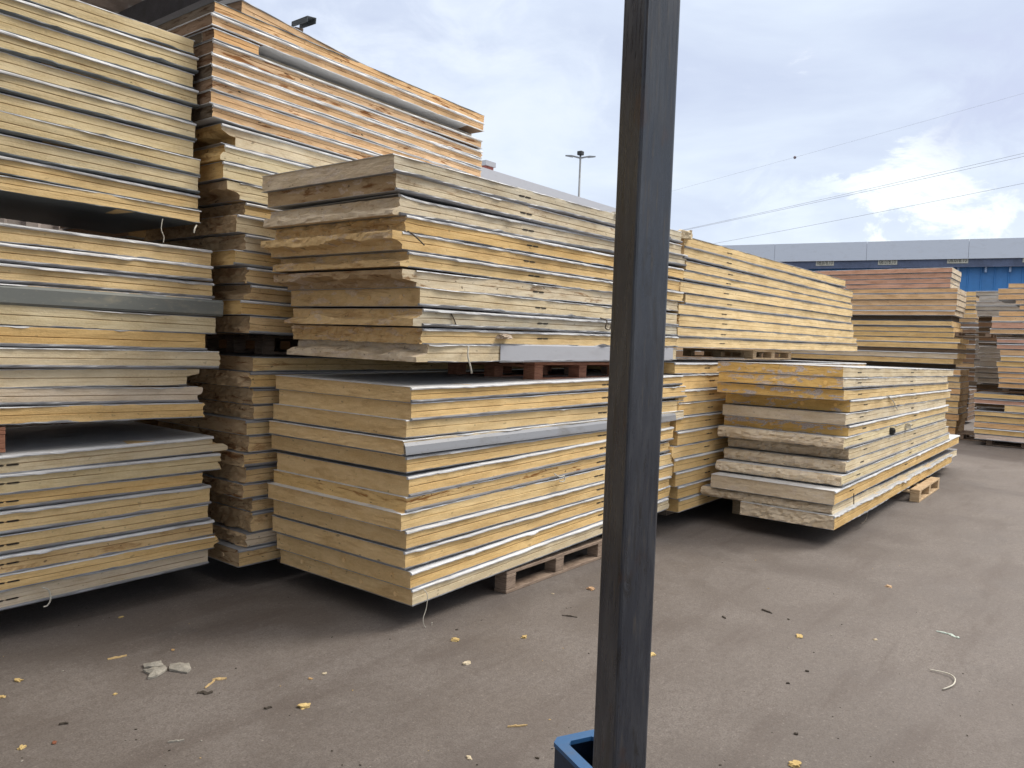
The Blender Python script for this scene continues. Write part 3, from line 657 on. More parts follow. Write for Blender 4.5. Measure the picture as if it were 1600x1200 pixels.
vtier('top bundle of the far stack', UG, 1480, g1, [1488, 1487, 1485, 1485, 1496, 1496, 1495, 1494, 1492], 7.4, 1.1, ['red']*4+['org', 'orgp', 'orgp', 'orgp', 'orgp'], 'beige', 'panels in the top bundle of the far stack', stain=.6)
vtier('second bundle of the far stack', UG, 1480, [501, 510, 519, 527.5, 536, 545], [1487, 1490, 1490, 1500, 1496], 7.4, 1.1, 'yel', 'tan', 'panels in the second bundle of the far stack', stain=.4)
vtier('thin bundle of the far stack', UG, 1480, [551, 560, 569], [1496, 1490], 7.4, 1.1, ['beige', 'yel'], 'tan', 'panels in the thin bundle of the far stack', stain=.4)
vtier('lowest bundle of the far stack', UG, 1495, [577, 587, 597, 607, 617, 627, 637, 647, 657, 668, 680], [1501, 1499, 1500, 1500, 1499, 1497, 1497, 1498, 1494, 1492], 6.4, 1.1, ['org', 'tan', 'tan', 'org', 'tan', 'yel', 'tan', 'org', 'tan', 'org'], 'tand', 'panels in the lowest bundle of the far stack', stain=.7)
UH = 16.7
vtier_left('top bundle at the right edge', UH, 1590, [442, 450, 459, 468, 476.5, 485, 494, 503, 513, 522], [1576, 1560, 1560, 1587, 1593, 1561, 1550, 1550, 1547], -2.2, 1.1,
           ['orgp', 'orgp', 'org', 'orgp', 'org', 'org', 'orgp', 'red', 'orgp'], 'tan', 'panels in the top bundle at the right edge', stain=.4)
vtier_left('middle bundle at the right edge', UH, 1590, [529.8, 537.4, 546, 556, 565, 573.6, 582, 590.5, 599.5, 608], [1558, 1558, 1563, 1564, 1557, 1559, 1560, 1561, 1560], -2.2, 1.1,
           ['red', 'red', 'orgp', 'yel', 'yel', 'org', 'org', 'org', 'org'], 'tan', 'panels in the middle bundle at the right edge', stain=.5)
vtier_left('bottom bundle at the right edge', UH, 1523, [613, 621.5, 629.5, 640, 648.3, 658, 667.5, 677, 686], [1522, 1523, 1570, 1523, 1523, 1522, 1522, 1523], -2.2, 1.1,
           ['yel', 'red', 'yel', 'yel', 'yel', 'org', 'yel', 'pinkb'], 'tan', 'panels in the bottom bundle at the right edge', stain=.5)
# deeper in the lane between them
vtier_left('pale grey upper bundle behind the right edge', 18.6, 1545, [454, 462, 470, 477.5, 485, 494], [1525, 1530, 1526, 1525, 1527], .8, 1.1, ['grey']*5, 'grey', 'grey panels behind the right edge', stain=.2)
vtier_left('pale grey lower bundle behind the right edge', 18.6, 1545, [541, 551, 557, 573, 582.5, 590.5, 599], [1530, 1528, 1531, 1524, 1524, 1527], .8, 1.1, ['grey']*6, 'grey', 'grey panels behind the right edge', stain=.3)
vtier('dark filler bundle of the far stack', UG+.15, 1480, [492.8, 500.5], [1487], 7.2, .9, ['black'], 'black', 'added shade boards between the far bundles', stain=.3)  # added board whose black stands for the shade in the gap
panel((UG+.2, 7.0, onU(1480, 576.5, UG).z), (0, 0, -math.pi/2), 4.3, .9, .09, 'added black board shading the gap above the lowest bundle of the far stack', 'added shade boards between the far bundles', front='black', end='black', res=.35)  # added board painting the dark under the thin bundle
vtier_left('dark bundle between the grey panels behind the right edge', 18.7, 1545, [495, 503, 511, 519, 527, 534, 540], [1529]*6, .8, 1.1, ['black', 'brown', 'black', 'black', 'brown', 'black'], 'black', 'added shade panels behind the right edge', stain=.4)  # added panels, coloured dark to shade the gap between grey bundles
vtier_left('low dark bundle behind the right edge', 18.7, 1545, [600, 609, 618, 627, 636, 645, 654, 663], [1526]*7, .8, 1.1, ['black', 'brown', 'black', 'black', 'brown', 'black', 'black'], 'black', 'low added shade panels behind the right edge', stain=.4)  # added panels whose dark colour stands for shade low down
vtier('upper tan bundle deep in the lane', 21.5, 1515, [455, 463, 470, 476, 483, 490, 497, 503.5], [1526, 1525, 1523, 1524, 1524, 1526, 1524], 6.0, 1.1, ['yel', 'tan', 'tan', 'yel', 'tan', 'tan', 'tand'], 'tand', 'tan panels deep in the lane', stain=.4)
vtier('lower tan bundle deep in the lane', 21.5, 1515, [514, 522, 530, 537.5, 545, 552.5, 560, 567, 574, 581, 588, 595.5], [1524]*6+[1522, 1522, 1524, 1523, 1522], 6.0, 1.1, ['brown', 'black', 'brown', 'tand', 'black', 'brown', 'brown', 'tand', 'black', 'brown', 'brown'], 'black', 'tan panels deep in the lane', stain=.6)  # foam darkened to put the lane's shade into the colour
vtier('bottom bundle deep in the lane', 21.5, 1508, [609, 616, 623, 630, 637, 644, 651, 658], [1515, 1515, 1514, 1513, 1512, 1512, 1511], 6.0, 1.1, 'black', 'brown', 'tan panels deep in the lane', stain=.6)  # black foam paints the deep shade at the foot of the lane

for i in range(20):                                        # added rear row of dark foam, closing the bright gaps
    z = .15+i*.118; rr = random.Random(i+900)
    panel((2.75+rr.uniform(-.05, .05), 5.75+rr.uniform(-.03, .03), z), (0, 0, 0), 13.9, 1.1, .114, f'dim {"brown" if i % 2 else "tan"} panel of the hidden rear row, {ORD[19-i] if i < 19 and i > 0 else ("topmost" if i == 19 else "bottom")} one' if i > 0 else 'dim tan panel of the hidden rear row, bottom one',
          'panels in the added rear row', front='brown' if i % 2 else 'tand', end='brown', res=.3)
vtier('dark stack far down the lane', 25.0, 1512, [503+i*8.3 for i in range(19)], 1560, 4.8, 1.1, ['brown', 'black']*9, 'black', 'panels in the added dark stack far down the lane', stain=.7)  # added stack, coloured dark to close the bright lane gaps

# ------------------------------------------------------------------ pallets
def make_pallet(mat):
    root = empty('wooden_pallet')
    for k, y in enumerate((0, .165, .33, .495, .66, .70+.0)):
        pass
    for y in (0, .18, .36, .54, .70):
        mb = MB(); mb.box((0, y, .122), (1.2, y+.1, .144)); mb.bevel(.003); mb.build('deck_board', mat, root)
    for x in (0, .55, 1.1):
        mb = MB(); mb.box((x, 0, .1), (x+.1, .8, .1215)); mb.bevel(.003); mb.build('cross_board', mat, root)
        for y in (0, .35, .70):
            mb = MB(); mb.box((x+.001, y+.002, .0225), (x+.099, y+.098, .0995)); mb.bevel(.003); mb.build('block', mat, root)
    for y in (0, .35, .70):
        mb = MB(); mb.box((0, y, 0), (1.2, y+.1, .022)); mb.bevel(.003); mb.build('skid_board', mat, root)
    return root
protos = {}
def pallet(mat, loc, rz, label, group='pallets under the stacks', sz=1.0):
    if mat.name not in protos:
        r = make_pallet(mat); protos[mat.name] = r
    else:
        src = protos[mat.name]; r = src.copy(); COL.objects.link(r)
        for ch in list(src.children):
            c = ch.copy(); COL.objects.link(c); c.parent = r
    r.location = loc; r.rotation_euler = (0, 0, rz); r.scale = (1, 1, sz); tag(r, label, 'pallet', group); return r
pp = onZ(785, 927, 0)
pallet(WOOD, (pp.x, VC+.0, 0), 0, 'weathered grey pallet under the lower centre bundle, left of the column')
pallet(WOODR, (onV(858, 590, VC).x, VC+.12, 1.343), 0, 'reddish pallet between the upper and lower centre bundles', sz=.9)
pq = onZ(1411, 782, 0)
pallet(WOODY, (pq.x, VE-.13, 0), 0, 'pale pallet showing under the front right stack', sz=.95)
pallet(WOODY, (8.0, VC+.05, 1.515), 0, 'pale pallet under the long upper bundle past the column', sz=.62)
pallet(WOODY, (7.35, VE+.34, 0), 0, 'pale pallet hidden in shadow under the front right stack', sz=.95)
pallet(WOOD, (5.0, VC+.3, 1.343), 0, 'grey pallet in the dark gap near the end of the centre bundles', sz=.9)
pallet(WOOD, (6.75, VC+.34, 0), 0, 'grey pallet in shadow under the bundle past the column')
pallet(WOOD, (9.6, VC+.3, 0), 0, 'grey pallet at the far end under the bundle past the column')
for i, (x, z, wh) in enumerate(((1.2, .0, 'bottom'), (-1.2, .0, 'bottom'))):
    pallet(WOOD, (x-.2, VA+.3+.2*(i == 0), z), 0, 'grey pallet in the dark under the bottom left bundle, '+('right one' if i == 0 else 'left one'))
pallet(WOODR, (onV(9, 690, VA).x-1.2, VA+.0, onV(9, 707, VA).z), 0, 'reddish pallet between the bottom and middle left bundles, at the left frame edge', sz=.9)
pallet(WOOD, (-.2, VA+.28, onV(280, 387, VA).z), 0, 'grey pallet in the dark gap under the top left bundle', sz=.93)
pallet(WOOD, (3.3, VB+.25, 0), 0, 'grey pallet in the dark under the tall stack')
pallet(WOOD, (3.2, VB+.42, onV(385, 557, VB).z+.0), 0, 'grey pallet in the dark gap of the tall stack', sz=.92)
for k, (U, v, z, s_, lb) in enumerate(((UG, 3.0, 0, .9, 'under the far stack'), (UG, 3.2, 2.02, .62, 'below the top bundle of the far stack'), (UH, 1.9, 0, .95, 'under the bottom bundle at the right edge'), (UH, 1.7, 1.02, .5, 'below the middle bundle at the right edge'),
                                    (UH, 1.7, 2.03, .55, 'below the top bundle at the right edge'))):
    pallet(WOOD, (U+.15, v, z), -math.pi/2, 'small looking grey pallet '+lb, sz=s_)

# ------------------------------------------------------------------ buildings, lamp, cables
def far_hall():
    grey = metal_material('pale_grey_roof_fascia', (.55, .61, .70), .5, .12); navy = plain('dark_blue_grey_beam', (.075, .10, .17), .5, 0, .25, 1.5); blu = plain('blue_cladding', (.035, .17, .42), .5, 0, .12, .6)
    A = onZ(1130, 385, 6.7)                               # roof line ends: same real height
    B = onZ(1600, 373, 6.7)
    dirv = Vector((A.x-B.x, A.y-B.y, 0)).normalized(); ang = math.atan2(dirv.y, dirv.x); nrm = Vector((-dirv.y, dirv.x, 0))
    if nrm.dot(Vector((B.x, B.y, 0))) < 0: nrm = -nrm
    st = B-dirv*6; Lh = (A-B).length+22
    r = empty('warehouse_hall', (st.x, st.y, 0), (0, 0, ang)); tag(r, 'long blue clad warehouse with a pale grey roof fascia across the yard', 'warehouse')
    s = 1 if (Matrix.Rotation(ang, 3, 'Z') @ Vector((0, 1, 0))).dot(nrm) > 0 else -1
    Bz = lambda x, y: onZ(x, y, 6.7)
    dz = (B-CP).dot(FW)/F_PX                                # metres per pixel at the right end
    zf = 6.7-31*dz; zb = zf-13*dz
    mb = MB()
    for k in range(0, int(Lh//4)+1): mb.box((k*4+.006, s*-.35, zf), (min(k*4+3.994, Lh), s*-.30, 6.7))
    mb.build('roof_fascia', grey, r)
    mb = MB(); mb.box((0, s*-.295, zf+.15), (Lh, s*.0, 6.62)); mb.box((0, 0, 6.55), (Lh, s*18, 6.62)); mb.build('roof_slab', grey, r)
    mb = MB(); mb.box((0, s*-.25, zb), (Lh, s*-.22, zf+.14)); mb.box((0, s*-.33, zb), (Lh, s*-.2505, zb+.05)); mb.build('eaves_beam', navy, r)
    mb = MB(); x = 0
    while x < Lh-.01:                                      # ribbed cladding
        mb.prism([(x, s*.0), (x+.42, s*.0), (x+.44, s*-.03), (x+.48, s*-.03), (x+.50, s*.0), (x+.50, s*.05), (x, s*.05)], .0, zb+.02); x += .5
    mb.build('blue_wall', blu, r)
    brk = plain('pale_bracket_paint', (.25, .35, .50), .6)
    inv = Matrix.Rotation(-ang, 4, 'Z') @ Matrix.Translation(-st.to_2d().to_3d())
    def along(x, y, z): p = onZ(x, y, z); return (inv @ Vector((p.x, p.y, 0))).x
    for x0, x1, y in ((1275, 1303, 411), (1372, 1402, 409.5), (1480, 1513, 407), (1598, 1632, 405)):
        # plates are placed by where their sight line meets the beam
        def hit(px):
            d = ray(px, y); n_ = nrm; t = (st+n_*(-.26)-CP); k = (t.x*n_.x+t.y*n_.y)/(d.x*n_.x+d.y*n_.y); p = CP+d*k; return (inv @ Vector((p.x, p.y, 0))).x, p.z
        xa, zc_ = hit(x0); xb, _ = hit(x1); xl, xh = min(xa, xb), max(xa, xb); hgt = .26
        mb = MB(); mb.box((xl, s*-.275, zc_-hgt/2), (xh, s*-.252, zc_+hgt/2), 0)
        pl = mb.build('number_plate', plain('yellowed_plate', (.42, .42, .36), .6) if 'yellowed_plate' not in bpy.data.materials else bpy.data.materials['yellowed_plate'], r)
        cu = bpy.data.curves.new('plate_text', 'FONT'); cu.body = '08.078.10'; cu.align_x = 'CENTER'; cu.align_y = 'CENTER'; cu.size = .26; cu.extrude = .003
        to = bpy.data.objects.new('tmp', cu); COL.objects.link(to); bpy.context.view_layer.update()
        me = bpy.data.meshes.new_from_object(to.evaluated_get(bpy.context.evaluated_depsgraph_get())); bpy.data.objects.remove(to)
        wt = max(v.co.x for v in me.vertices)-min(v.co.x for v in me.vertices); k = (xh-xl)*.86/wt
        for v in me.vertices: v.co.x *= k
        me.name = 'lettering'; me.materials.clear()
        # face the yard: text +Z must look along local y = -s, reading left to right
        q = link('lettering', me, BLACK, pl, ((xl+xh)/2, s*-.279, zc_), (math.pi/2, 0, 0 if s > 0 else math.pi))
    for px in (1497, 1540, 1578):
        def hit2(px, y):
            d = ray(px, y); t = (st-CP); k = (t.x*nrm.x+t.y*nrm.y)/(d.x*nrm.x+d.y*nrm.y); p = CP+d*k; return (inv @ Vector((p.x, p.y, 0))).x
        x = hit2(px, 420); mb = MB(); mb.box((x-.04, s*-.19, zb-.22), (x+.04, s*-.035, zb-.001)); mb.build('eaves_bracket', brk, r)
    mb = MB(); xq, xe = hit2(1255, 383), hit2(1188, 384); mb.box((min(xq, xe), s*.4, 6.625), (max(xq, xe), s*.9, 6.70+.08)); mb.build('ridge_vent', navy, r)
far_hall()
def side_shed():
    roof = metal_material('pale_shed_roofing', (.46, .47, .50), .6, .1); wal = metal_material('shed_wall_sheet', (.40, .41, .43), .6, .2); red = plain('red_brick', (.30, .10, .08), .85)
    V = 20.0; a = onV(700, vpy(755, 265, 700), V); b = onV(962, 330, V); z = onV(755, 265, V).z
    r = empty('side_shed', (a.x-2, V, 0)); tag(r, 'pale grey low shed roof running away behind the stacks', 'shed')
    Lr = b.x+2-a.x
    mb = MB(); mb.prism([(-.25, z), (14, z-.9), (14, z-1.05), (-.25, z-.5)], 0, Lr, axis='x')
    # keep the ridge hidden: shallow roof with high eaves fascia
    mb.build('roof', roof, r); mb = MB(); mb.prism([(0, 0), (13.7, 0), (13.7, z-1.07), (0, z-.54)], .1, Lr-.1, axis='x'); mb.build('wall', wal, r)
    c = onV(757.5, 268, V+1.2); r2 = empty('brick_chimney', (c.x, V+1.2, z-.1)); tag(r2, 'small red brick chimney with a pale cap on the shed roof', 'chimney')
    mb = MB(); mb.box((-.25, -.25, 0), (.25, .25, .62)); mb.build('stack', red, r2); mb = MB(); mb.box((-.32, -.32, .62), (.32, .32, .82)); mb.build('cap', roof, r2)
    return r, r2, z
shed, chim, shz = side_shed()
def lamp():
    dep = 45.0; top = atD(907, 243, dep); foot = atD(903.5, 316, dep)
    st = plain('galvanised_steel', (.18, .19, .20), .5); r = empty('street_lamp', (top.x, top.y, 0)); tag(r, 'tall slim lamp post with two arms and a dark box on top', 'street lamp')
    h = top.z
    mb = MB(); mb.tube([(0, 0, 0), (0, 0, h)], .09, 10, r2=.055); mb.build('pole', st, r, smooth=True)
    for s in (-1, 1):
        d = r0*s; mb = MB(); mb.tube([(0, 0, h-.15), tuple(d*.2+zz*(h-.1)), tuple(d*.42+zz*(h-.05))], .05, 8); mb.build('arm', st, r)
        mb = MB(); ang = math.atan2(d.y, d.x); Mx = Matrix.Translation(d*.42+zz*(h-.05)) @ Matrix.Rotation(ang, 4, 'Z')
        mb.prism([(0, -.06), (.12, -.05), (.45, .0), (.45, .03), (.1, .04), (0, .02)], -.1, .1, axis='y'); bmesh.ops.transform(mb.bm, matrix=Mx, verts=mb.bm.verts[:]); mb.build('lamp_head', st, r)
    mb = MB(); mb.box((-.15, -.15, h+.02), (.15, .15, h+.24)); mb.box((-.05, -.05, h-.05), (.05, .05, h+.02)); mb.bevel(.02); mb.build('sensor_box', BLACK, r)
lamp()
cabm = plain('aluminium_cable', (.30, .32, .36), .6)
def cable(p0, p1, d0, d1, lab, rad=.014, sag=.5, grp='overhead cables'):
    a = atD(p0[0], p0[1], d0); b = atD(p1[0], p1[1], d1); a2 = a+(a-b)*.1; b2 = b+(b-a)*.8
    pts = []
    for i in range(25):
        t = i/24; p = a2.lerp(b2, t); p.z += 2*sag*((t-.3)**2-.25*.16); pts.append(p)
    o = MB().tube([q-pts[0] for q in pts], rad, 6).build('overhead_cable', cabm, None, loc=pts[0]); tag(o, lab, 'cable', grp)
cable((1060, 361), (1600, 240), 80, 62, 'upper of the two close overhead cables above the warehouse')
cable((1065, 361), (1600, 245), 80, 62.5, 'lower of the two close overhead cables above the warehouse')
cable((1110, 382), (1600, 287), 80, 62, 'lowest single overhead cable just above the warehouse roof')
cable((1060, 296), (1600, 146), 95, 75, 'faint highest overhead cable carrying the marker ball', .008, .3)
mk = atD(1242, 246, 88.0); mb = MB(); bmesh.ops.create_icosphere(mb.bm, subdivisions=2, radius=.17)
tag(mb.build('marker_ball', plain('marker_ball_paint', (.16, .12, .14), .6), None, loc=mk, smooth=True), 'small dark marker ball hanging on the highest cable', 'marker ball')

# ------------------------------------------------------------------ cords, small attached bits
def cord(pts, rad, lab, mat=CORD, name='binding_cord'):
    base = Vector(pts[0]); P = []
    v = [Vector(p) for p in pts]
    for i in range(len(v)-1):                               # smooth through the points
        p0 = v[max(i-1, 0)]; p1 = v[i]; p2 = v[i+1]; p3 = v[min(i+2, len(v)-1)]
        for k in range(6):
            t = k/6; P.append(.5*((2*p1)+(p2-p0)*t+(2*p0-5*p1+4*p2-p3)*t*t+(3*p1-p0-3*p2+p3)*t**3))
    P.append(v[-1])
    o = MB().tube([p-base for p in P], rad, 6).build(name, mat, None, loc=base, smooth=True); tag(o, lab, 'cord', 'loose binding cords')
V_ = lambda x, y, v: onV(x, y, v)
cord([V_(662, 921, VC-.02), V_(668, 930, VC-.035), V_(666, 950, VC-.03), V_(661, 968, VC-.03), V_(665, 981, VC-.03), V_(673, 980, VC-.03), V_(675, 972, VC-.03)], .0024, 'pale cord hanging with a hook from the bottom corner of the lower centre bundle')
cord([V_(66, 918, VA-.025), V_(76, 922, VA-.03), V_(79, 936, VA-.03), V_(74, 946, VA-.03), V_(68, 948, VA-.03)], .004, 'short cord loop hanging from the bottom left bundle')
cord([V_(254, 342, VA-.01), V_(252, 358, VA-.01), V_(256, 370, VA-.01), V_(255, 379, VA-.01)], .0025, 'thin pale cord hanging in the gap under the top left bundle')
cord([V_(307, 352, VA-.01), V_(304, 358, VA-.02), V_(303, 364, VA-.02)], .005, 'short frayed cord end at the corner of the top left bundle')
cord([V_(732, 541, VC-.025), V_(731, 556, VC-.03), V_(735, 572, VC-.035), V_(737, 583, VC-.03)], .0055, 'pale strap end dangling below the upper centre bundle')
cord([V_(637, 361, VC-.05), V_(646, 367, VC-.06), V_(655, 375, VC-.06), V_(663, 383, VC-.06)], .004, 'dark stick poking out of the corner of the upper centre bundle', DARKCORD, 'dark_stick')
cord([V_(704, 488, VC-.012), V_(709, 498, VC-.014), V_(713, 509, VC-.012)], .004, 'dark slanted stick on the face of the upper centre bundle', DARKCORD, 'dark_stick')
cord([V_(938, 497, VC-.03), V_(948, 501, VC-.03), V_(946, 512, VC-.03), V_(952, 515, VC-.03), V_(955, 507, VC-.03), V_(950, 506, VC-.03)], .005, 'curled grey wire on the upper centre bundle beside the column', DARKCORD)
cord([V_(866, 740, VC-.03), V_(874, 745, VC-.03), V_(882, 744, VC-.03), V_(881, 752, VC-.03), V_(874, 752, VC-.03)], .004, 'small cord knot on the lower centre bundle near the column')
cord([V_(1386, 618, VE-.015), V_(1395, 626, VE-.02), V_(1402, 640, VE-.015)], .005, 'pale strap across the upper panels of the front right stack')
cord([V_(1334, 771, VE-.02), V_(1334, 780, VE-.02), V_(1334, 788, VE-.02)], .004, 'dark strap in the gap near the base of the front right stack', DARKCORD)
cord([V_(1355, 797, VE-.0), V_(1354, 808, VE), V_(1350, 816, VE), V_(1345, 818, VE)], .004, 'dark cord hanging under the front right stack', DARKCORD)
cord([onZ(1452, 1046, .008), onZ(1480, 1052, .012), onZ(1492, 1060, .012), onZ(1489, 1070, .010), onZ(1473, 1077, .006)], .0035, 'curved pale cord lying on the ground at the right')
cord([V_(250, 893, VA), V_(251, 893.5, VA)], .001, 'tiny cord end under the bottom left bundle') if False else None

# ------------------------------------------------------------------ crumbs and scraps
def scrap(loc, size, seed, col, lab, name='foam_scrap', cat='scrap', flat=.45, stretch=1.0, rz=None, patch=0, group='foam scraps on the ground'):
    bm = bmesh.new(); bmesh.ops.create_icosphere(bm, subdivisions=3, radius=1.0)
    for v in bm.verts:
        c = v.co.copy(); k = 1+.55*fb(c.x*1.2+seed, c.y*1.2, c.z*1.2+seed, 3)+.18*fb(c.x*4, c.y*4+seed, c.z*4, 2)
        for ax in range(3):                                 # chop flat facets
            c[ax] = max(-.72, min(.72, c[ax]))
        v.co = Vector((c.x*k*stretch, c.y*k, max(-.55, c.z*k)*flat))*size
    me = bpy.data.meshes.new(name); bm.to_mesh(me); bm.free()
    a1 = []; n = len(me.loops)
    for q in me.loops: co = me.vertices[q.vertex_index].co; a1 += (co.x*3+seed, co.y*3+co.z*2)
    set_attrs(me, a1, (*col, 1)*n, (.3, patch, 1, 1)*n)
    o = link(name, me, FOAM, None, (loc[0], loc[1], loc[2]+size*flat*.5), (0, 0, seed*1.7 if rz is None else rz)); tag(o, lab, cat, group); return o
gy = (.60, .45, .20); gp_ = (.58, .50, .36); br = (.25, .10, .06)
SC = [(712, 1001, .020, gy, 'yellow foam scrap in front of the lower centre bundle, with a torn tip'), (729, 1037, .017, gp_, 'upright pale foam crumb below the torn yellow scrap'),
      (819, 996, .015, gy, 'slim yellow foam chip on open ground left of the column'), (923, 921, .022, (.50, .33, .20), 'brown foam chunk beside the pallet, left of the column'),
      (864, 928, .007, gp_, 'tiny white crumb near the pallet, left of the brown chunk'), (1017, 1024, .020, gy, 'yellow foam chunk half hidden behind the column'),
      (1249, 995, .019, gy, 'yellow rectangular foam chip in the right foreground'), (1389, 917, .019, (.62, .44, .28), 'orange foam chip on the ground below the front right stack'),
      (1241, 1196, .020, gy, 'yellow foam lump at the bottom edge of the photo'), (476, 1105, .021, gy, 'jagged yellow foam scrap in the lower left foreground'),
      (34, 1169, .013, gy, 'pale yellow foam bit in the bottom left corner'), (85, 1161, .009, br, 'small red brown pebble in the bottom left corner'),
      (29, 1064, .014, gy, 'rounded yellow foam bit near the left frame edge'), (2, 1090, .013, gy, 'yellow foam bit cut by the left frame edge'),
      (189, 965, .011, gy, 'small yellow crumb just in front of the bottom left bundle'), (270, 1016, .009, (.5, .33, .16), 'small tan crumb above the torn sheet pieces'),
      (485, 1061, .009, (.5, .33, .16), 'left one of two small crumbs in the dark foreground'), (507, 1053, .009, gp_, 'right paler one of two small crumbs in the dark foreground'),
      (180, 1085, .008, gy, 'tiny yellow crumb left of the torn sheet pieces'), (733, 1185, .010, gp_, 'pale pebble at the bottom, left of the blue bin'),
      (840, 1185, .007, (.05, .04, .03), 'small black pebble beside the blue bin'), (1368, 1000, .009, gp_, 'small white crumb in the right foreground near the curved cord'),
      (714, 984, .007, (.06, .05, .04), 'small dark crumb above the torn yellow scrap'), (1232, 968, .007, (.05, .04, .03), 'small dark crumb on the open ground at the right')]
for i, (x, y, s, c, lab) in enumerate(SC): scrap(onZ(x, y, 0), s, 3.1+i*2.3, c, lab, stretch=1.4)
def sliver(pxs, w, lab, c, h=.006, name='foam_sliver', cat='sliver'):
    a = onZ(*pxs[0]); b = onZ(*pxs[1]); d = b-a; L = d.length; ang = math.atan2(d.y, d.x)
    bm = bmesh.new(); n = 12; rg = []
    for i in range(n+1):
        t = i/n; ww = w*(.35+.65*math.sin(math.pi*min(1, .12+t*.8)))*(1+.35*fb(t*5, w*90, x_seed))
        z = h*(1+.6*fb(t*4, 2, x_seed)); yo = w*.8*fb(t*2.2, 8, x_seed)
        rg.append([bm.verts.new(q) for q in ((L*t, yo-ww, .001), (L*t, yo+ww, .001), (L*t, yo+ww*.8, z+.001), (L*t, yo-ww*.7, z*.8+.001))])
    for i in range(n):
        for k in range(4): bm.faces.new((rg[i][k], rg[i][(k+1) % 4], rg[i+1][(k+1) % 4], rg[i+1][k]))
    bm.faces.new(rg[0][::-1]); bm.faces.new(rg[-1]); bmesh.ops.recalc_face_normals(bm, faces=bm.faces)
    me = bpy.data.meshes.new(name); bm.to_mesh(me); bm.free(); o = link(name, me, c, None, a, (0, 0, ang)); tag(o, lab, cat, 'slivers on the ground')
TANM = plain('tan_sliver', (.48, .34, .16), .9); PALM = plain('pale_paper', (.30, .28, .24), .9, 0, .3, 20); DRKM = plain('dark_splinter', (.05, .04, .03), .9); GRNM = plain('green_white_film', (.45, .52, .46), .6)
for k, (pxs, w, lab, c) in enumerate([(((168, 1031), (198, 1025)), .008, 'tan splinter lying left of the torn sheet pieces', TANM), (((320, 1076), (336, 1064)), .004, 'thin yellow splinter right of the torn sheet pieces', TANM),
     (((332, 1063), (354, 1061)), .009, 'bent yellow chip at the tip of the thin splinter', TANM), (((308, 1084), (332, 1083)), .012, 'dark leaf like chip below the yellow splinter', DRKM),
     (((262, 1161), (288, 1157)), .003, 'thin white splinter in the bottom left foreground', PALM), (((92, 1133), (107, 1131)), .005, 'dark splinter in the bottom left foreground', DRKM),
     (((412, 1108), (425, 1106)), .006, 'dark chip left of the jagged yellow scrap', DRKM), (((793, 1137), (824, 1134)), .003, 'long thin straw left of the blue bin', TANM),
     (((878, 962), (902, 965)), .003, 'thin dark straw left of the column', DRKM), (((1190, 953), (1206, 959)), .006, 'dark splinter on the open ground right of the column', DRKM),
     (((1463, 987), (1482, 991)), .006, 'thin end of the greenish film strip at the right', GRNM), (((1482, 991), (1499, 998)), .011, 'greenish white film strip on the ground at the right', GRNM),
     (((1128, 964), (1134, 967)), .006, 'short dark chip right of the column', DRKM), (((1258, 1049), (1264, 1050)), .005, 'tiny dark chip in the middle of the right foreground', DRKM),
     (((1228, 1068), (1234, 1069)), .005, 'second tiny dark chip, nearer the camera', DRKM), (((1240, 1147), (1247, 1148)), .006, 'dark chip near the bottom of the right foreground', DRKM)]):
    x_seed = k*3.7; sliver(pxs, w, lab, c)
def flake(pts, lab, seed):
    P = [onZ(x, y, 0) for x, y in pts]; c = sum(P, Vector())/len(P); bm = bmesh.new(); n = len(P)
    pts2 = []
    for i in range(n):
        a = P[i]-c; b = P[(i+1) % n]-c
        for k in range(4):
            q = a.lerp(b, k/4); q *= 1+.08*fb(i+k*.3, seed, .2); pts2.append(q)
    top = [bm.verts.new((q.x, q.y, .008+.012*abs(fb(q.x*20, q.y*20, seed)))) for q in pts2]; bot = [bm.verts.new((q.x, q.y, .0015)) for q in pts2]
    ct = bm.verts.new((0, 0, .022)); m = len(top)
    for i in range(m): bm.faces.new((top[i], top[(i+1) % m], ct)); bm.faces.new((bot[i], bot[(i+1) % m], top[(i+1) % m], top[i]))
    bm.faces.new(bot[::-1]); bmesh.ops.recalc_face_normals(bm, faces=bm.faces); me = bpy.data.meshes.new('torn_sheet'); bm.to_mesh(me); bm.free()
    tag(link('torn_sheet', me, PALM, None, c), lab, 'torn sheet', 'torn pale sheet pieces on the ground')
flake([(224, 1040), (252, 1036), (256, 1043), (225, 1046)], 'thin back piece of the torn pale sheets on the dark ground', 1.1)
flake([(222, 1049), (258, 1043), (261, 1048), (245, 1059), (231, 1062), (234, 1055)], 'left front piece of the torn pale sheets on the dark ground', 4.2)
flake([(266, 1041), (295, 1039), (299, 1047), (292, 1053), (264, 1049)], 'right piece of the torn pale sheets on the dark ground', 7.3)
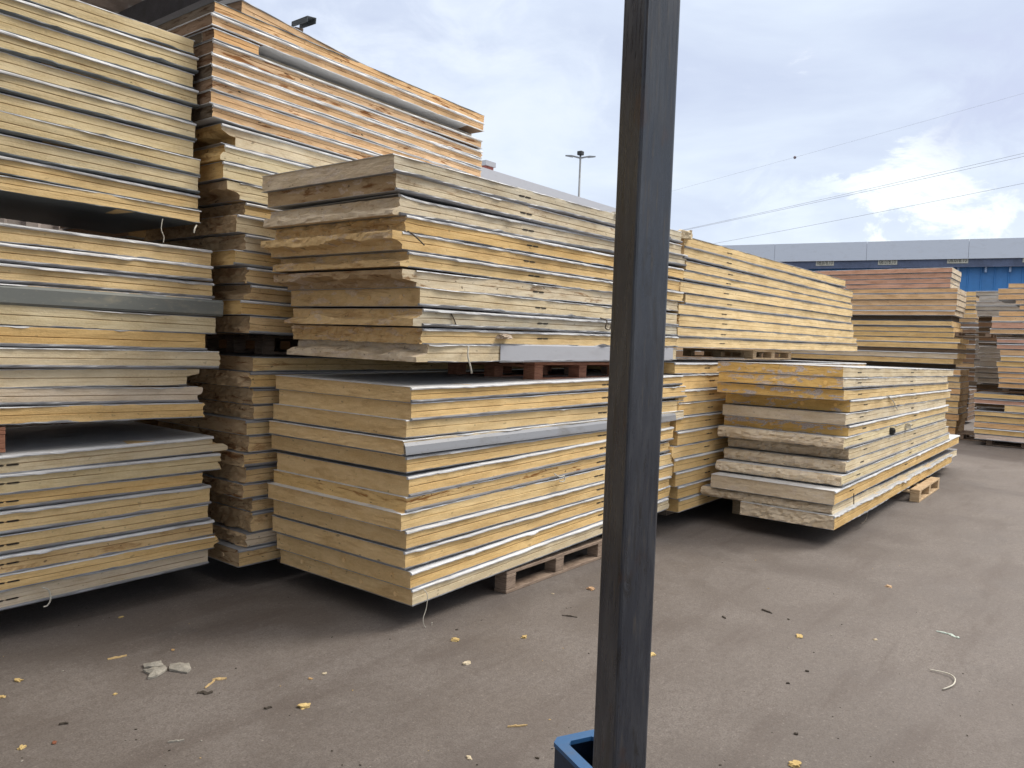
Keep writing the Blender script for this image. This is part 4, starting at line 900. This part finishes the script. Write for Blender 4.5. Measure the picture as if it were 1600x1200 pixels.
# lumps and clips sitting on panel faces
l_ = V_(787, 529, VC-.018); scrap(l_, .045, 9.9, (.50, .42, .34), 'crusty foam lump stuck on the face of the upper centre bundle', stretch=1.5, flat=.42, rz=.1, group='lumps on the stacks')
l_ = V_(961, 341, VC+.02); scrap(l_, .05, 5.5, (.52, .48, .40), 'pale torn foam lump at the top edge of the upper centre bundle beside the column', stretch=1.3, rz=.3, flat=.6, group='lumps on the stacks')
l_ = V_(1070, 373, VC+.0); scrap(l_, .07, 2.2, (.60, .50, .34), 'torn foam knob at the near corner of the long upper bundle', stretch=.9, rz=.3, flat=.8, group='lumps on the stacks')
l_ = V_(1418, 669, VE-.02); scrap(l_, .040, 7.7, (.60, .56, .46), 'white foam plug sticking out of the front right stack', stretch=1.0, rz=.3, flat=.9, group='lumps on the stacks')
l_ = V_(1394, 674, VE-.02); o = empty('black_clip', l_, (0, 0, 0)); tag(o, 'black plastic clip on the face of the front right stack', 'clip')
mb = MB(); mb.prism([(-.025, -.035), (.02, -.035), (.035, -.01), (.03, .03), (-.01, .04), (-.03, .02)], -.02, .03, axis='y'); mb.bevel(.006, 2); mb.build('clip_body', BLACK, o)
mb = MB(); mb.box((-.015, -.028, -.012), (.02, -.0215, .018)); mb.build('clip_tab', BLACK, o)
# fine crumbs nobody would count
def crumbs():
    rr = random.Random(5); bm = bmesh.new()
    for _ in range(150):
        x = rr.uniform(0, 1600); y = 900+300*rr.random()**.8 if rr.random() < .7 else rr.uniform(830, 960)
        p = onZ(x, y, 0)
        if p.y > VC-.05 and p.x > 2.9: continue
        s = rr.uniform(.0015, .0042); g = bmesh.ops.create_icosphere(bm, subdivisions=1, radius=s)
        Mx = Matrix.Translation((p.x, p.y, s*.4)) @ Matrix.Rotation(rr.uniform(0, 6), 4, 'Z') @ Matrix.Diagonal((rr.uniform(1, 2.2), 1, .6, 1)); bmesh.ops.transform(bm, matrix=Mx, verts=g['verts'])
        mi = rr.choice((0, 0, 1, 2, 2, 2))
        for v in g['verts']:
            for f in v.link_faces: f.material_index = mi
    me = bpy.data.meshes.new('foam_crumbs'); bm.to_mesh(me); bm.free()
    tag(link('foam_crumbs', me, [PALM, TANM, DRKM]), 'fine foam crumbs and grit scattered over the asphalt', 'crumbs', None, 'stuff')
crumbs()
S.render.engine = 'CYCLES'
